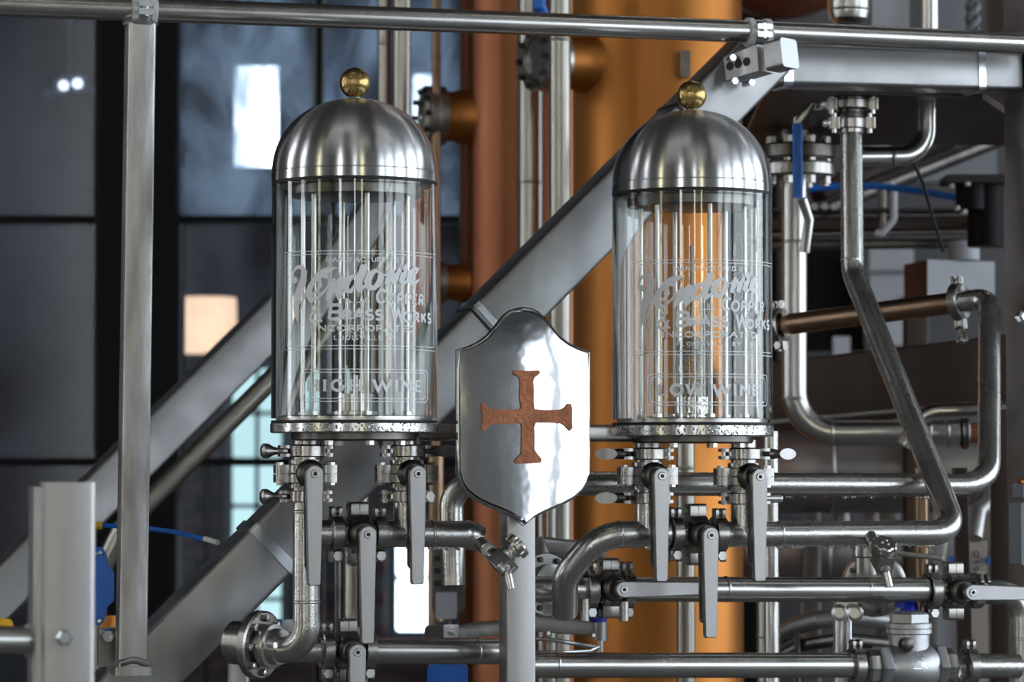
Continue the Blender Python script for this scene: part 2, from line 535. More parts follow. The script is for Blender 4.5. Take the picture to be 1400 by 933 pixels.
# lamps of the hall
def ceiling_light(x, y, w, lab):
    t = thing('ceiling_light', lab, 'ceiling light', (x, y, ZT - 0.5), 'linear lamps hanging from the ceiling')
    MB().rbox((x, y, ZT - 0.42), (Z, Yv, X), (0.04, 0.09, w / 2), 0.01).build('housing', 'grey_panel', t)
    MB().rbox((x, y, ZT - 0.475), (Z, Yv, X), (0.015, 0.07, w / 2 - 0.03), 0.006).build('diffuser', 'lamp_tube', t)
    for s in (-1, 1):
        MB().cyl((x + s * w * 0.4, y, ZT - 0.38), (x + s * w * 0.4, y, ZT), 0.004, 8).build('suspension_wire', 'steel', t)
for k, (x, y, w) in enumerate([(-2.6, 0.6, 2.4), (0.6, 0.4, 2.4), (3.6, 0.6, 2.4), (-1.0, 2.6, 2.2), (2.6, 2.8, 2.2), (0.4, -2.8, 2.4), (1.2, 7.2, 2.2), (4.4, 6.4, 2.2)]):
    ceiling_light(x, y, w, 'long white linear lamp hanging on two wires under the ceiling')

# glowing lamp and twin spots beyond the glazing
c = P(283, 440, 12.2)
t = thing('floor_lamp', 'glowing warm drum shade lamp standing behind the glazed partition', 'lamp', (c.x, c.y, 0))
rr = 41 / F * 12.2
MB().lathe(c, Z, [(rr * 1.0, -rr * 1.05), (rr * 1.02, -rr), (rr * 0.98, rr * 0.75), (rr * 0.95, rr * 0.8)], 32).build('lamp_shade', 'lamp_glow', t)
MB().cyl((c.x, c.y, 0.03), (c.x, c.y, c.z - rr), 0.012).build('pole', 'black_paint', t)
MB().lathe((c.x, c.y, 0), Z, [(0.16, 0), (0.16, 0.02), (0.02, 0.035)], 32).build('base', 'black_paint', t)
t = thing('spotlight_bar', 'pair of small lit spotlights on a dark bar behind the glazing', 'spotlight', P(96, 125, 11.5))
MB().bar(P(60, 128, 11.55), P(128, 122, 11.55), 0.03, 0.03, -Yv).build('bar', 'grey_panel', t)
for q in (P(87, 117, 11.45), P(106, 114, 11.45)):
    h = MB().lathe(q, Vector((0.15, -1, -0.1)), [(0.02, -0.10), (0.034, -0.06), (0.036, 0.0), (0.032, 0.002)], 20).build('spot_head', 'white_panel', t)
    MB().lathe(q, Vector((0.15, -1, -0.1)), [(0.018, 0.003), (0.014, 0.009)], 20).build('bulb', 'spot_glow', h)
MB().cyl(P(96, 120, 11.6), P(96, -250, 11.6), 0.008, 8).build('rod', 'grey_panel', t)

# ------------------------------------------------------------------ copper columns
def column(pxc, rpx, Y, m, lab, joints):
    c = P(pxc, 500, Y); r = rpx / F * Y
    t = thing('copper_column', lab, 'still column', (c.x, c.y, 0))
    MB().lathe((c.x, c.y, 0), Z, [(r, 0), (r, 4.8), (r * 0.75, 5.0), (0.03, 5.1)], 72).build('shell', m, t)
    for py in joints:
        zc = P(pxc, py, Y - r).z
        MB().lathe((c.x, c.y, zc), Z, [(r, -0.006), (r + 0.004, -0.004), (r + 0.004, 0.004), (r, 0.006)], 72).build('weld_band', m, t)
    return t, c, r
colA, cA, rA = column(722, 94, 6.5, 'copper_red', 'reddish copper still column with sight ports, the narrower one', [-60, 980])
colB, cB, rB = column(899, 116, 5.9, 'copper', 'wide orange copper still column behind the stair stringer', [-80, 1000])

def sight_port(parent, o, d, rn, rr_, L, bolts=10):
    """round sight glass on a neck; o on the column's shell, d outwards"""
    d = d.normalized()
    n_ = MB().lathe(o - d * 0.03, d, [(rn * 1.35, 0), (rn * 1.12, 0.03), (rn, 0.05), (rn, L * 0.55 + 0.03)], 36).build('sight_port', 'copper', parent)
    MB().lathe(o + d * L * 0.5, d, [(rr_, 0), (rr_, L * 0.22), (rr_ * 0.97, L * 0.24), (rr_ * 0.97, L * 0.27), (rr_, L * 0.29), (rr_, L * 0.5), (rr_ * 0.72, L * 0.5), (rr_ * 0.70, L * 0.4)], 36).build('port_ring', 'steel', n_)
    MB().lathe(o + d * L * 0.92, d, [(rr_ * 0.70, 0), (rr_ * 0.70, 0.006)], 32).build('port_glass', 'clear_glass', n_)
    e1, e2 = perp(d)
    for k in range(bolts):
        q = o + d * L * 0.98 + (e1 * math.cos(k * 2 * math.pi / bolts) + e2 * math.sin(k * 2 * math.pi / bolts)) * rr_ * 0.86
        MB().lathe(q, d, [(0.007, 0), (0.007, 0.012)], 6).build('bolt', 'steel_dark', n_)
for py, sc_ in ((163, 1.0), (388, 0.72)):
    az = math.radians(196)
    d = Vector((math.cos(az), math.sin(az), 0))
    zc = P(640, py, cA.y).z
    sight_port(colA, Vector((cA.x, cA.y, zc)) + d * rA, d, 0.055 * sc_, 0.066 * sc_, 0.085)
az = math.radians(208)
d = Vector((math.cos(az), math.sin(az), 0))
sight_port(colB, Vector((cB.x, cB.y, P(760, 93, cB.y).z)) + d * rB, d, 0.055, 0.062, 0.11)

# ------------------------------------------------------------------ upright service pipes in the background
def upright(px, wpx, Y, m, lab, y0=-500, y1=None, cat='pipe', name='service_pipe', group=None, seam=None):
    r = wpx / 2 / F * Y
    top = P(px, y0, Y)
    zb = 0.0 if y1 is None else P(px, y1, Y).z
    t = thing(name, lab, cat, (top.x, Y, zb), group)
    MB().cyl((top.x, Y, zb), (top.x, Y, min(top.z, ZT - 0.02)), r, 28).build('tube', m, t)
    for s in (seam or []):
        zc = P(px, s, Y).z
        MB().lathe((top.x, Y, zc), Z, [(r, -0.003), (r + 0.0012, -0.001), (r + 0.0012, 0.001), (r, 0.003)], 28).build('weld_seam', m, t)
    return t
upright(527, 20, 6.6, 'steel_old', 'slim grey steel pipe behind the high wine dome', y1=560, seam=[60])
upright(550, 25, 6.2, 'steel_old', 'stout steel pipe beside the slim one behind the high wine dome', y1=560, seam=[40])
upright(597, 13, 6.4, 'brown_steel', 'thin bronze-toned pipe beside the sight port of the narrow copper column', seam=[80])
upright(725, 36, 6.08, 'steel_old', 'wide steel riser between the two copper columns', seam=[250])
upright(765, 30, 5.3, 'steel_old', 'bright slim steel riser in front of the two copper columns', seam=[330, 55])
upright(937, 25, 5.0, 'steel_old', 'bright upright pipe directly under the low wine safe', y0=540, seam=[640])
upright(1050, 32, 5.1, 'steel_old', 'stout upright pipe beside the bright one, under the stair landing', y0=800, seam=[870])
upright(1054, 20, 4.75, 'steel_tube', 'slim bright upright pipe behind the low wine outlet lever', y0=590)
upright(462, 9, 4.75, 'steel_dark', 'thin dark rod behind the high wine outlet valves', y0=640, cat='rod', name='support_rod')
upright(487, 34, 4.9, 'steel_old', 'upright steel pipe behind the high wine crossover valve', y0=660)
upright(753, 14, 5.05, 'steel_old', 'thin bright pipe behind the shield post', y0=600)
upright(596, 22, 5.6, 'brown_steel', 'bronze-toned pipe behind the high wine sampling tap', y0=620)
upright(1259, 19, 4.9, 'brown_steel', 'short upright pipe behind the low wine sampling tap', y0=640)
b = MB(); b.tube([P(735, -160, 5.25), P(738, -10, 5.22), P(737, 8, 5.22), P(745, 26, 5.24), P(758, 30, 5.28)], 0.012, 12)
tag(b.build('blue_cable', 'blue_plastic'), 'blue hose hanging between the copper columns behind the top rail', 'hose')

# ------------------------------------------------------------------ stair stringers and handrails
def stringer(p0, p1, h, d, m, lab, straps=(), name='stair_stringer', cat='stringer', seams=()):
    t = thing(name, lab, cat, (p0 + p1) / 2 - Z * ((p0 - p1).length * 0.35))
    MB().bar(p0, p1, h, d, N, 0.007, 4).build('box_tube', m, t)
    dr = (p1 - p0).normalized()
    for (s, w, extra, mm, nm) in straps:
        c_ = p0.lerp(p1, s)
        MB().bar(c_ - dr * w / 2, c_ + dr * w / 2, h + extra, d + extra, N, 0.008, 4).build(nm, mm, t)
    return t
q0, q1 = PR(95, 1021, 4.39), PR(1040, 74, 4.39)
def at(px):
    return (px - 95) / (1040 - 95.0)
stringer(q0, q1, 0.090, 0.085, 'steel_beam', 'large brushed steel box stringer rising behind both spirit safes',
         [(at(350), 0.016, 0.006, 'zinc', 'strap'), (at(649), 0.010, 0.004, 'zinc', 'strap'), (at(641), 0.004, 0.002, 'black_rubber', 'joint'),
          (at(930), 0.006, 0.003, 'black_rubber', 'joint')])
# horizontal landing beam
stringer(PR(1052, 92, 4.43), PR(1384, 101, 4.43), 0.062, 0.07, 'steel_beam', 'horizontal grey box beam under the round rail, ending at the post',
         [(0.83, 0.012, 0.005, 'zinc', 'strap'), (0.04, 0.016, 0.005, 'zinc', 'strap')], 'landing_beam', 'beam')
# rear stair, out of focus
stringer(P(-70, 880, 5.75), P(548, 265, 6.14), 0.088, 0.09, 'steel_beam', 'blurred box stringer of the rear stair crossing behind the left post', [], 'rear_stringer', 'stringer')
b = MB(); b.tube(fillet([P(126, 1010, 5.35), P(134, 790, 5.35), P(168, 722, 5.35), P(545, 345, 5.5)], 0.06), 0.0185, 24)
tag(b.build('stair_handrail', 'steel_old'), 'round steel handrail of the rear stair with its lower end bent down', 'handrail')

# rail across the top
rail_base = 4.31
def rail(x0, y0, x1, y1, lab):
    b = MB(); b.cyl(PR(x0, y0, rail_base), PR(x1, y1, rail_base), 0.0172, 36)
    return tag(b.build('round_rail', 'steel_tube'), lab, 'rail')
rail(-40, 4.5, 1032, 43.5, 'long round steel rail passing over both domes from the left post')
rail(1034, 43.5, 1440, 61, 'round steel rail running over the landing beam to the corner post')

def post_square(px, ytop, ybot, base, w, m, lab, lean=0, name='square_post'):
    a_, b_ = PR(px, ytop, base), PR(px + lean, ybot, base)
    t = thing(name, lab, 'post', b_)
    MB().rbox((a_ + b_) / 2, (U, N, (a_ - b_).normalized()), (w / 2, w / 2, (a_ - b_).length / 2), 0.005, 4).build('box_tube', m, t)
    return t, a_, b_
lp, la, lb = post_square(192, 34, 912, 4.31, 0.040, 'steel_post', 'weathered square steel post under the rail on the stringer', -13)
MB().lathe(la - Z * 0.002, Z, [(0.024, 0), (0.026, 0.004), (0.020, 0.009)], 24).build('weld_bead', 'steel_post', lp)
fb_ = MB(); fb_.rbox(lb - Z * 0.005, (U, N, Z), (0.026, 0.026, 0.006), 0.006, 4); fb_.build('foot_plate', 'steel_post', lp)
wb = MB(); wb.tube(fillet([lb + U * -0.02 + N * 0.022 + Z * 0.006, lb + N * 0.025 + Z * 0.012, lb + U * 0.022 + N * 0.022 + Z * 0.004], 0.02), 0.005, 10)
wb.build('weld_bead', 'steel_post', lp)

def rail_clip(px, py, lab, base=rail_base):
    c_ = PR(px, py, base)
    t = thing('rail_clip', lab, 'pipe clip', c_ - Z * 0.025, 'clips holding the top rail')
    for s in (-1, 1):
        MB().lathe(c_ + U * (s * 0.014 - 0.005), U, [(0.0175, 0), (0.0225, 0.001), (0.0225, 0.009), (0.0175, 0.010)], 32).build('clip_half', 'white_plastic', t)
    MB().lathe(c_ - U * 0.010, U, [(0.0175, 0), (0.0205, 0.001), (0.0205, 0.019), (0.0175, 0.020)], 32).build('band', 'zinc', t)
    MB().rbox(c_ + N * 0.024 + Z * 0.006, (U, Z, N), (0.012, 0.004, 0.006), 0.002).build('lug', 'zinc', t)
    MB().rbox(c_ + N * 0.024 - Z * 0.006, (U, Z, N), (0.012, 0.004, 0.006), 0.002).build('lug', 'zinc', t)
    MB().cyl(c_ + N * 0.026 - Z * 0.012, c_ + N * 0.026 + Z * 0.012, 0.0035, 8).build('screw', 'steel', t)
    return c_
rail_clip(196, 14, 'pale plastic clip with metal band on top of the weathered square post')
rc = rail_clip(1036, 45, 'white plastic clip with metal band above the perforated bracket')
# perforated cantilever bracket below the second clip
t = thing('rail_bracket', 'perforated steel cantilever bracket bolted to the stringer under the rail clip', 'bracket', rc - Z * 0.075)
ca, cb_ = PR(1003, 92, 4.33), PR(1052, 79, 4.27)
ax_ = (cb_ - ca).normalized(); ay_ = (Z - ax_ * Z.dot(ax_)).normalized(); az_ = ax_.cross(ay_).normalized()
outl = [(-0.002, -0.022), (0.06, -0.020), (0.062, 0.02), (-0.002, 0.014)]
MB().plate(ca - az_ * 0.02, ax_, ay_, outl, az_ * 0.04).build('arm', 'steel_post', t)
MB().rbox(cb_ + ax_ * 0.022 - ay_ * 0.001, (az_, ay_, ax_), (0.021, 0.0225, 0.016), 0.006).build('end_cap', 'steel_cast', t)
for k in range(3):
    sgn = 1 if az_.dot(N) > 0 else -1
    e_ = ca + ax_ * (0.008 + 0.016 * k) + az_ * sgn * 0.0202 - ay_ * 0.002
    MB().lathe(e_, az_ * sgn, [(0.0068, 0), (0.0068, 0.0006), (0.004, 0.0007)], 20).build('hole', 'black_rubber', t)
for q in (PR(1001, 79, 4.30), PR(1004, 111, 4.30), PR(1027, 113, 4.30)):
    MB().lathe(q, N, [(0.004, -0.03), (0.004, 0), (0.0055, 0), (0.0055, 0.004)], 6).build('bolt', 'zinc', t)

# corner post at the right
cpt = PR(1432, 60, 4.42)
t = thing('corner_post', 'heavy square steel corner post with bright rounded edge', 'post', (cpt.x, cpt.y, 0))
MB().rbox((cpt.x, cpt.y, 1.5), (U, N, Z), (0.054, 0.054, 1.5), 0.009, 5).build('box_tube', 'steel_beam', t)
MB().lathe(PR(1399, 433, 4.33), N, [(0.010, -0.01), (0.010, 0.004), (0.006, 0.007)], 6).build('bolt', 'zinc', t)
# ------------------------------------------------------------------ etched lettering (stroke letters, laid on the glass)
def glyphs():
    g = {}
    g['A'] = (.85, [[(0, 0), (.425, 1), (.85, 0)], [(.17, .34), (.68, .34)]])
    g['B'] = (.72, [[(.08, 0), (.08, 1)], [(.08, 1), (.42, 1)] + arc2(.42, .75, .22, .25, 90, -90) + [(.08, .5)], [(.08, .5), (.44, .5)] + arc2(.44, .25, .25, .25, 90, -90) + [(.08, 0)]])
    g['C'] = (.82, [arc2(.43, .5, .40, .5, 42, 318, 22)])
    g['D'] = (.80, [[(.08, 0), (.08, 1)], [(.08, 1), (.35, 1)] + arc2(.35, .5, .42, .5, 90, -90, 18) + [(.08, 0)]])
    g['E'] = (.66, [[(.08, 0), (.08, 1)], [(.08, 1), (.6, 1)], [(.08, .52), (.5, .52)], [(.08, 0), (.62, 0)]])
    g['F'] = (.62, [[(.08, 0), (.08, 1)], [(.08, 1), (.6, 1)], [(.08, .52), (.48, .52)]])
    g['G'] = (.86, [arc2(.44, .5, .40, .5, 42, 350, 24) + [(.84, .42), (.55, .42)]])
    g['H'] = (.84, [[(.1, 0), (.1, 1)], [(.74, 0), (.74, 1)], [(.1, .5), (.74, .5)]])
    g['I'] = (.26, [[(.13, 0), (.13, 1)]])
    g['K'] = (.78, [[(.08, 0), (.08, 1)], [(.7, 1), (.1, .42)], [(.3, .6), (.75, 0)]])
    g['L'] = (.62, [[(.08, 0), (.08, 1)], [(.08, 0), (.6, 0)]])
    g['M'] = (1.0, [[(.06, 0), (.14, 1), (.5, .15), (.86, 1), (.94, 0)]])
    g['N'] = (.84, [[(.08, 0), (.08, 1)], [(.08, 1), (.76, 0)], [(.76, 0), (.76, 1)]])
    g['O'] = (.92, [arc2(.46, .5, .42, .5, 0, 360, 28)])
    g['P'] = (.68, [[(.08, 0), (.08, 1)], [(.08, 1), (.40, 1)] + arc2(.40, .73, .24, .27, 90, -90) + [(.08, .46)]])
    g['R'] = (.76, [[(.08, 0), (.08, 1)], [(.08, 1), (.40, 1)] + arc2(.40, .74, .24, .26, 90, -90) + [(.08, .48)], [(.38, .48), (.72, 0)]])
    g['S'] = (.66, [arc2(.33, .74, .27, .26, 35, 262, 14) + arc2(.33, .25, .29, .25, 82, -150, 16)])
    g['T'] = (.74, [[(.37, 0), (.37, 1)], [(.02, 1), (.72, 1)]])
    g['U'] = (.80, [[(.09, 1), (.09, .38)] + arc2(.40, .36, .31, .36, 180, 360, 14) + [(.71, 1)]])
    g['V'] = (.82, [[(.02, 1), (.41, 0), (.80, 1)]])
    g['W'] = (1.15, [[(.02, 1), (.30, 0), (.575, .9), (.85, 0), (1.13, 1)]])
    g['Y'] = (.78, [[(.02, 1), (.39, .48), (.39, 0)], [(.39, .48), (.76, 1)]])
    g['&'] = (.95, [[(.95, 0), (.35, .62), (.24, .82), (.40, 1), (.56, .84), (.46, .66), (.12, .42), (.05, .2), (.22, .02), (.50, .02), (.74, .25), (.84, .52)]])
    g['.'] = (.2, [[(.08, 0), (.08, .1)]])
    g[' '] = (.45, [])
    return g
GL = glyphs()

class Flat:
    """flat outline strokes in pattern units (x right, y down)"""
    def __init__(self):
        self.v, self.f = [], []
        self.k = 1.0
    def ribbon(self, pts, w, close=False):
        ws = w if isinstance(w, list) else [w] * len(pts)
        p, q = [pts[0]], [ws[0]]
        for i in range(1, len(pts)):            # fine steps so that strokes follow the round glass
            L = math.hypot(pts[i][0] - pts[i - 1][0], pts[i][1] - pts[i - 1][1])
            n = max(1, int(L / 4.0))
            for k in range(1, n + 1):
                s = k / n
                p.append((pts[i - 1][0] + (pts[i][0] - pts[i - 1][0]) * s, pts[i - 1][1] + (pts[i][1] - pts[i - 1][1]) * s))
                q.append(ws[i - 1] + (ws[i] - ws[i - 1]) * s)
        o = len(self.v)
        n = len(p)
        for i in range(n):
            a_ = p[i - 1] if i else (p[-2] if close else p[0])
            b_ = p[i + 1] if i < n - 1 else (p[1] if close else p[-1])
            d1 = (p[i][0] - a_[0], p[i][1] - a_[1]); d2 = (b_[0] - p[i][0], b_[1] - p[i][1])
            l1, l2 = math.hypot(*d1) or 1e9, math.hypot(*d2) or 1e9
            tx, ty = d1[0] / l1 + d2[0] / l2, d1[1] / l1 + d2[1] / l2
            l = math.hypot(tx, ty) or 1
            tx, ty = tx / l, ty / l
            h = q[i] / 2 * self.k
            if l1 < 1e8 and l2 < 1e8:
                cs = max(0.45, abs(tx * d1[0] + ty * d1[1]) / l1)
                h = h / cs
            self.v += [(p[i][0] - ty * h, p[i][1] + tx * h), (p[i][0] + ty * h, p[i][1] - tx * h)]
        for i in range(n - 1):
            self.f.append((o + 2 * i, o + 2 * i + 1, o + 2 * i + 3, o + 2 * i + 2))
    def blob(self, x, y, r):
        o = len(self.v)
        self.v += [(x + r * math.cos(k * math.pi / 8), y + r * math.sin(k * math.pi / 8)) for k in range(16)]
        self.f.append(tuple(range(o, o + 16)))
    def text(self, s, x0, x1, y0, y1, w, serif=0.0, slant=0.0, gap=0.2, thin=0.6):
        tot = sum(GL[c][0] for c in s) + gap * (len(s) - 1)
        k = (x1 - x0 - w) / tot
        H = (y1 - y0) - w
        x = x0 + w / 2
        for c in s:
            gw, st = GL[c]
            for line in st:
                pts = [(x + px_ * k + slant * py_ * H, y1 - w / 2 - py_ * H) for px_, py_ in line]
                horiz = len(line) == 2 and abs(line[0][1] - line[1][1]) < 0.01
                self.ribbon(pts, w * (thin if horiz else 1.0), close=(c == 'O'))
                if serif and c not in 'OCGS&.' and not horiz:
                    for e in (0, -1):
                        py_ = line[e][1]
                        if py_ in (0, 1) and not (len(line) > 6):
                            self.ribbon([(pts[e][0] - serif, pts[e][1]), (pts[e][0] + serif, pts[e][1])], w * 0.5)
            x += (gw + gap) * k
    def rect(self, x0, x1, y0, y1, w, r=0.0):
        cx, cy = (x0 + x1) / 2, (y0 + y1) / 2
        pts = [(cx + a_, cy + b_) for a_, b_ in rrect((x1 - x0) / 2, (y1 - y0) / 2, r or 0.05, 4)]
        self.ribbon(pts + [pts[0]], w, close=True)

GR = 113.0
def unroll(px):          # picture column on the high wine glass -> length along the glass, from its facing line
    return GR * math.asin(max(-0.995, min(0.995, (px - 484.5) / GR)))
def cx_(x):
    return 365 + x / 5.833
def cy_(y):
    return 330 + y / 5.833
def etched(name_text):
    f = Flat()
    f.k = 1.15
    def T(s, x0, x1, y0, y1, w, **k):
        f.text(s, unroll(cx_(x0)), unroll(cx_(x1)), cy_(y0), cy_(y1), w, **k)
    def S(pts):
        f.ribbon([(unroll(cx_(p[0])), cy_(p[1])) for p in pts], [max(0.6, p[2] / 5.833) for p in pts])
    rt = unroll(593.5)
    f.rect(unroll(cx_(178)), rt + 3, cy_(74), 450 + 158 / 5.833, 0.8)
    f.rect(unroll(cx_(194)), rt - 3, cy_(99), 450 + 131 / 5.833, 0.8)
    T('MANUFACTURED BY', 508, 1108, 126, 164, 1.05, serif=1.5, gap=0.22)
    S([(262, 318, 30), (240, 292, 26), (242, 240, 20), (272, 200, 22), (312, 195, 32), (336, 240, 50), (326, 310, 60), (300, 380, 64), (280, 450, 62), (271, 520, 54), (276, 580, 40), (284, 630, 16), (288, 656, 4)])
    f.blob(unroll(cx_(262)), cy_(300), 4.6)
    S([(300, 560, 6), (320, 480, 14), (350, 410, 24), (390, 340, 30), (440, 280, 44), (500, 245, 56), (545, 222, 34), (600, 208, 4)])
    S([(470, 262, 40), (505, 272, 40), (530, 296, 6)])
    S([(385, 435, 14), (430, 400, 16), (470, 350, 22), (462, 305, 18), (425, 305, 26), (388, 350, 44), (372, 415, 52), (392, 462, 38), (440, 455, 20), (500, 395, 14), (550, 325, 10)])
    S([(575, 295, 16), (562, 360, 46), (537, 425, 44), (512, 468, 10)])
    S([(540, 420, 10), (590, 335, 20), (638, 290, 34)])
    S([(655, 285, 40), (628, 350, 52), (602, 405, 46), (612, 438, 30), (655, 400, 14), (690, 345, 10)])
    S([(760, 300, 14), (730, 272, 24), (690, 300, 40), (664, 350, 46), (670, 395, 36), (705, 400, 26), (748, 335, 18)])
    S([(812, 190, 54), (790, 250, 54), (765, 310, 52), (754, 350, 48), (772, 384, 34), (810, 360, 20), (842, 315, 12)])
    S([(768, 200, 4), (815, 190, 16), (834, 184, 4)])
    S([(925, 242, 18), (890, 232, 24), (852, 265, 44), (832, 320, 48), (846, 368, 40), (885, 372, 30), (918, 330, 40), (934, 280, 42), (925, 242, 18)])
    S([(930, 255, 10), (970, 268, 10), (1000, 232, 8)])
    S([(1012, 215, 20), (1000, 270, 46), (975, 345, 30)])
    S([(985, 320, 8), (1030, 242, 18), (1062, 215, 36), (1050, 270, 48), (1030, 338, 32)])
    S([(1040, 310, 8), (1080, 232, 18), (1116, 202, 40), (1105, 260, 48), (1090, 308, 40), (1110, 328, 24), (1150, 285, 10)])
    S([(1150, 272, 12), (1200, 238, 16), (1214, 208, 18), (1186, 202, 24), (1156, 242, 42), (1146, 290, 44), (1162, 322, 34), (1195, 318, 24), (1226, 285, 8)])
    T('C', 888, 975, 378, 497, 3.2, slant=0.12)
    T('OPPER', 965, 1258, 405, 500, 3.0, slant=0.10, gap=0.24)
    f.ribbon([(unroll(cx_(655)), cy_(486)), (unroll(cx_(848)), cy_(486))], 0.9)
    f.ribbon([(unroll(cx_(770)), cy_(474)), (unroll(cx_(852)), cy_(474))], 0.7)
    T('R', 776, 800, 436, 468, 0.8)
    T('S', 806, 828, 446, 468, 0.8)
    T('&', 374, 486, 496, 650, 2.6)
    T('B', 515, 640, 496, 632, 4.0, slant=0.12)
    T('RASS', 630, 955, 540, 632, 3.2, slant=0.05, gap=0.22)
    T('W', 1008, 1118, 512, 642, 3.4)
    T('ORKS', 1096, 1312, 552, 642, 3.2, gap=0.3)
    T('INCORPORATED', 416, 1188, 666, 718, 1.7, serif=1.4, gap=0.16)
    T('LOUISVILLE KY.', 572, 1072, 752, 788, 0.95, serif=1.2, gap=0.3)
    y2 = lambda y: 450 + y / 5.833
    f.rect(unroll(cx_(305)), unroll(cx_(1285)), y2(320), y2(577), 0.9, 7.0)
    f.rect(unroll(cx_(328)), unroll(cx_(1266)), y2(344), y2(551), 0.9, 5.0)
    if name_text == 'HIGH WINE':
        f.text('HIGH', unroll(cx_(355)), unroll(cx_(800)), y2(398), y2(500), 3.6, serif=2.6, gap=0.34)
        f.text('WINE', unroll(cx_(868)), unroll(cx_(1248)), y2(398), y2(500), 3.6, serif=2.6, gap=0.26)
    else:
        f.text('LOW', unroll(cx_(385)), unroll(cx_(745)), y2(398), y2(500), 3.8, serif=2.6, gap=0.30)
        f.text('WINE', unroll(cx_(815)), unroll(cx_(1215)), y2(398), y2(500), 3.6, serif=2.6, gap=0.26)
    return f

# ------------------------------------------------------------------ spirit safes
def spirit_safe(px, Y, ys, wine, lab):
    """ys: picture rows of ball centre, dome top, dome seam, glass foot, flange top, flange bottom, lower plate bottom"""
    k = Y / 4.05
    c = P(px, 500, Y)
    zz = [P(px, y, Y).z for y in ys]
    zb, zd, zs, zg, zf, zfb, zp = zz
    ax = Vector((c.x, c.y, 0))
    t = thing('spirit_safe', lab, 'spirit safe', (c.x, c.y, zp))
    Rg = 0.1135
    hd = zd - zs
    rim = 0.014
    prof = [(Rg - 0.004, 0), (Rg + 0.0005, 0.0), (Rg + 0.0005, rim - 0.002), (Rg - 0.0008, rim - 0.001), (Rg, rim)]
    for i in range(1, 25):
        th = math.pi / 2 * i / 24
        prof.append((Rg * math.cos(th) ** 0.94 if i < 24 else 0.0005, rim + (hd - rim) * math.sin(th)))
    dome = MB().lathe(ax + Z * zs, Z, prof, 96).build('dome', 'steel_dome', t)
    MB().lathe(ax + Z * (zs - 0.004), Z, [(Rg - 0.006, 0), (Rg, 0), (Rg, 0.0042), (Rg - 0.006, 0.0042)], 72).build('gasket', 'black_rubber', t)
    rb = 0.0212
    MB().ball(ax + Z * zb, rb, 36, 24).build('ball_finial', 'brass', t)
    MB().cyl(ax + Z * (zd - 0.004), ax + Z * (zb - rb + 0.003), 0.008).build('finial_neck', 'steel_dark', t)
    # plug under the dome
    MB().lathe(ax + Z * (zs - 0.020), Z, [(0.088, 0), (0.092, 0.001), (0.092, 0.013), (0.105, 0.014), (0.105, 0.0235), (0.02, 0.0235)], 64).build('top_plug', 'steel_dark', t)
    # glass
    ri = Rg - 0.0055
    g = MB()
    g.lathe(ax + Z * zg, Z, [(Rg, 0), (Rg, zs - 0.004 - zg), (ri, zs - 0.004 - zg), (ri, 0)], 128, closed=True)
    glass = g.build('glass_cylinder', 'clear_glass', t)
    # lettering
    f = etched(wine)
    yaw0 = math.atan2(c.x, c.y)                       # where the glass faces the viewer
    vy = [P(px, 345, Y - Rg).z, P(px, 475, Y - Rg).z]
    base_top, base_bot = (342.5, 477.0)
    zt = P(px, 342.5 + (17.5 if wine != 'HIGH WINE' else 0) * 0.72, Y - Rg).z
    sc_ = 1.0e-3
    vs = []
    for (u_, v_) in f.v:
        th = u_ / GR + yaw0 * 0
        dirv = Vector((math.sin(th), -math.cos(th), 0))
        vs.append(ax + dirv * (Rg + 0.0004) + Z * (zt - (v_ - 342.5) * sc_ * 0.975))
    lb_ = MB(); lb_.add(vs, f.f)
    lb_.build('etched_lettering', 'etching', glass)
    # seat ring, flange, lower plate
    MB().lathe(ax + Z * zf, Z, [(0.02, 0.0), (0.1065, 0.0), (0.1065, 0.0065), (0.103, 0.008), (0.02, 0.008)], 72).build('seat_ring', 'steel', t)
    MB().lathe(ax + Z * (zf - 0.0015), Z, [(0.09, 0), (Rg, 0), (Rg, 0.003), (0.1066, 0.003)], 72).build('base_gasket', 'black_rubber', t)
    MB().lathe(ax + Z * zfb, Z, [(0.01, 0), (Rg - 0.0005, 0), (Rg + 0.0012, 0.0015), (Rg + 0.0012, zf - zfb - 0.003), (Rg - 0.0005, zf - zfb - 0.0016), (0.01, zf - zfb - 0.0016)], 96).build('base_flange', 'steel_very_wet', t)
    MB().lathe(ax + Z * zp, Z, [(0.01, 0), (0.084, 0), (0.086, 0.002), (0.086, zfb - zp), (0.01, zfb - zp)], 72).build('lower_plate', 'steel_dark', t)
    # tie rods
    for i in range(6):
        th = math.radians(-44 + 60 * i)
        d_ = Vector((math.sin(th), -math.cos(th), 0)) * 0.0745
        rd = MB().cyl(ax + d_ + Z * (zf + 0.006), ax + d_ + Z * (zs - 0.018), 0.0036, 14).build('tie_rod', 'steel', t)
        MB().lathe(ax + d_ + Z * (zf + 0.0075), Z, [(0.007, 0), (0.007, 0.006)], 6).build('nut', 'steel', rd)
    for i in range(8):
        th = math.radians(20 + 45 * i)
        d_ = Vector((math.sin(th), -math.cos(th), 0)) * 0.072
        MB().lathe(ax + d_ + Z * (zp - 0.006), Z, [(0.0065, 0), (0.0065, 0.007)], 6).build('bolt', 'steel', t)
    # hydrometer pot
    o = ax + X * (0.002 if wine == 'HIGH WINE' else -0.001) + Z * (zf + 0.008)
    pot = MB().lathe(o, Z, [(0.034, 0), (0.034, 0.006), (0.0265, 0.007), (0.0265, 0.030), (0.024, 0.030), (0.024, 0.010), (0.003, 0.010)], 40).build('hydrometer_pot', 'steel_very_wet' if wine != 'HIGH WINE' else 'steel', t)
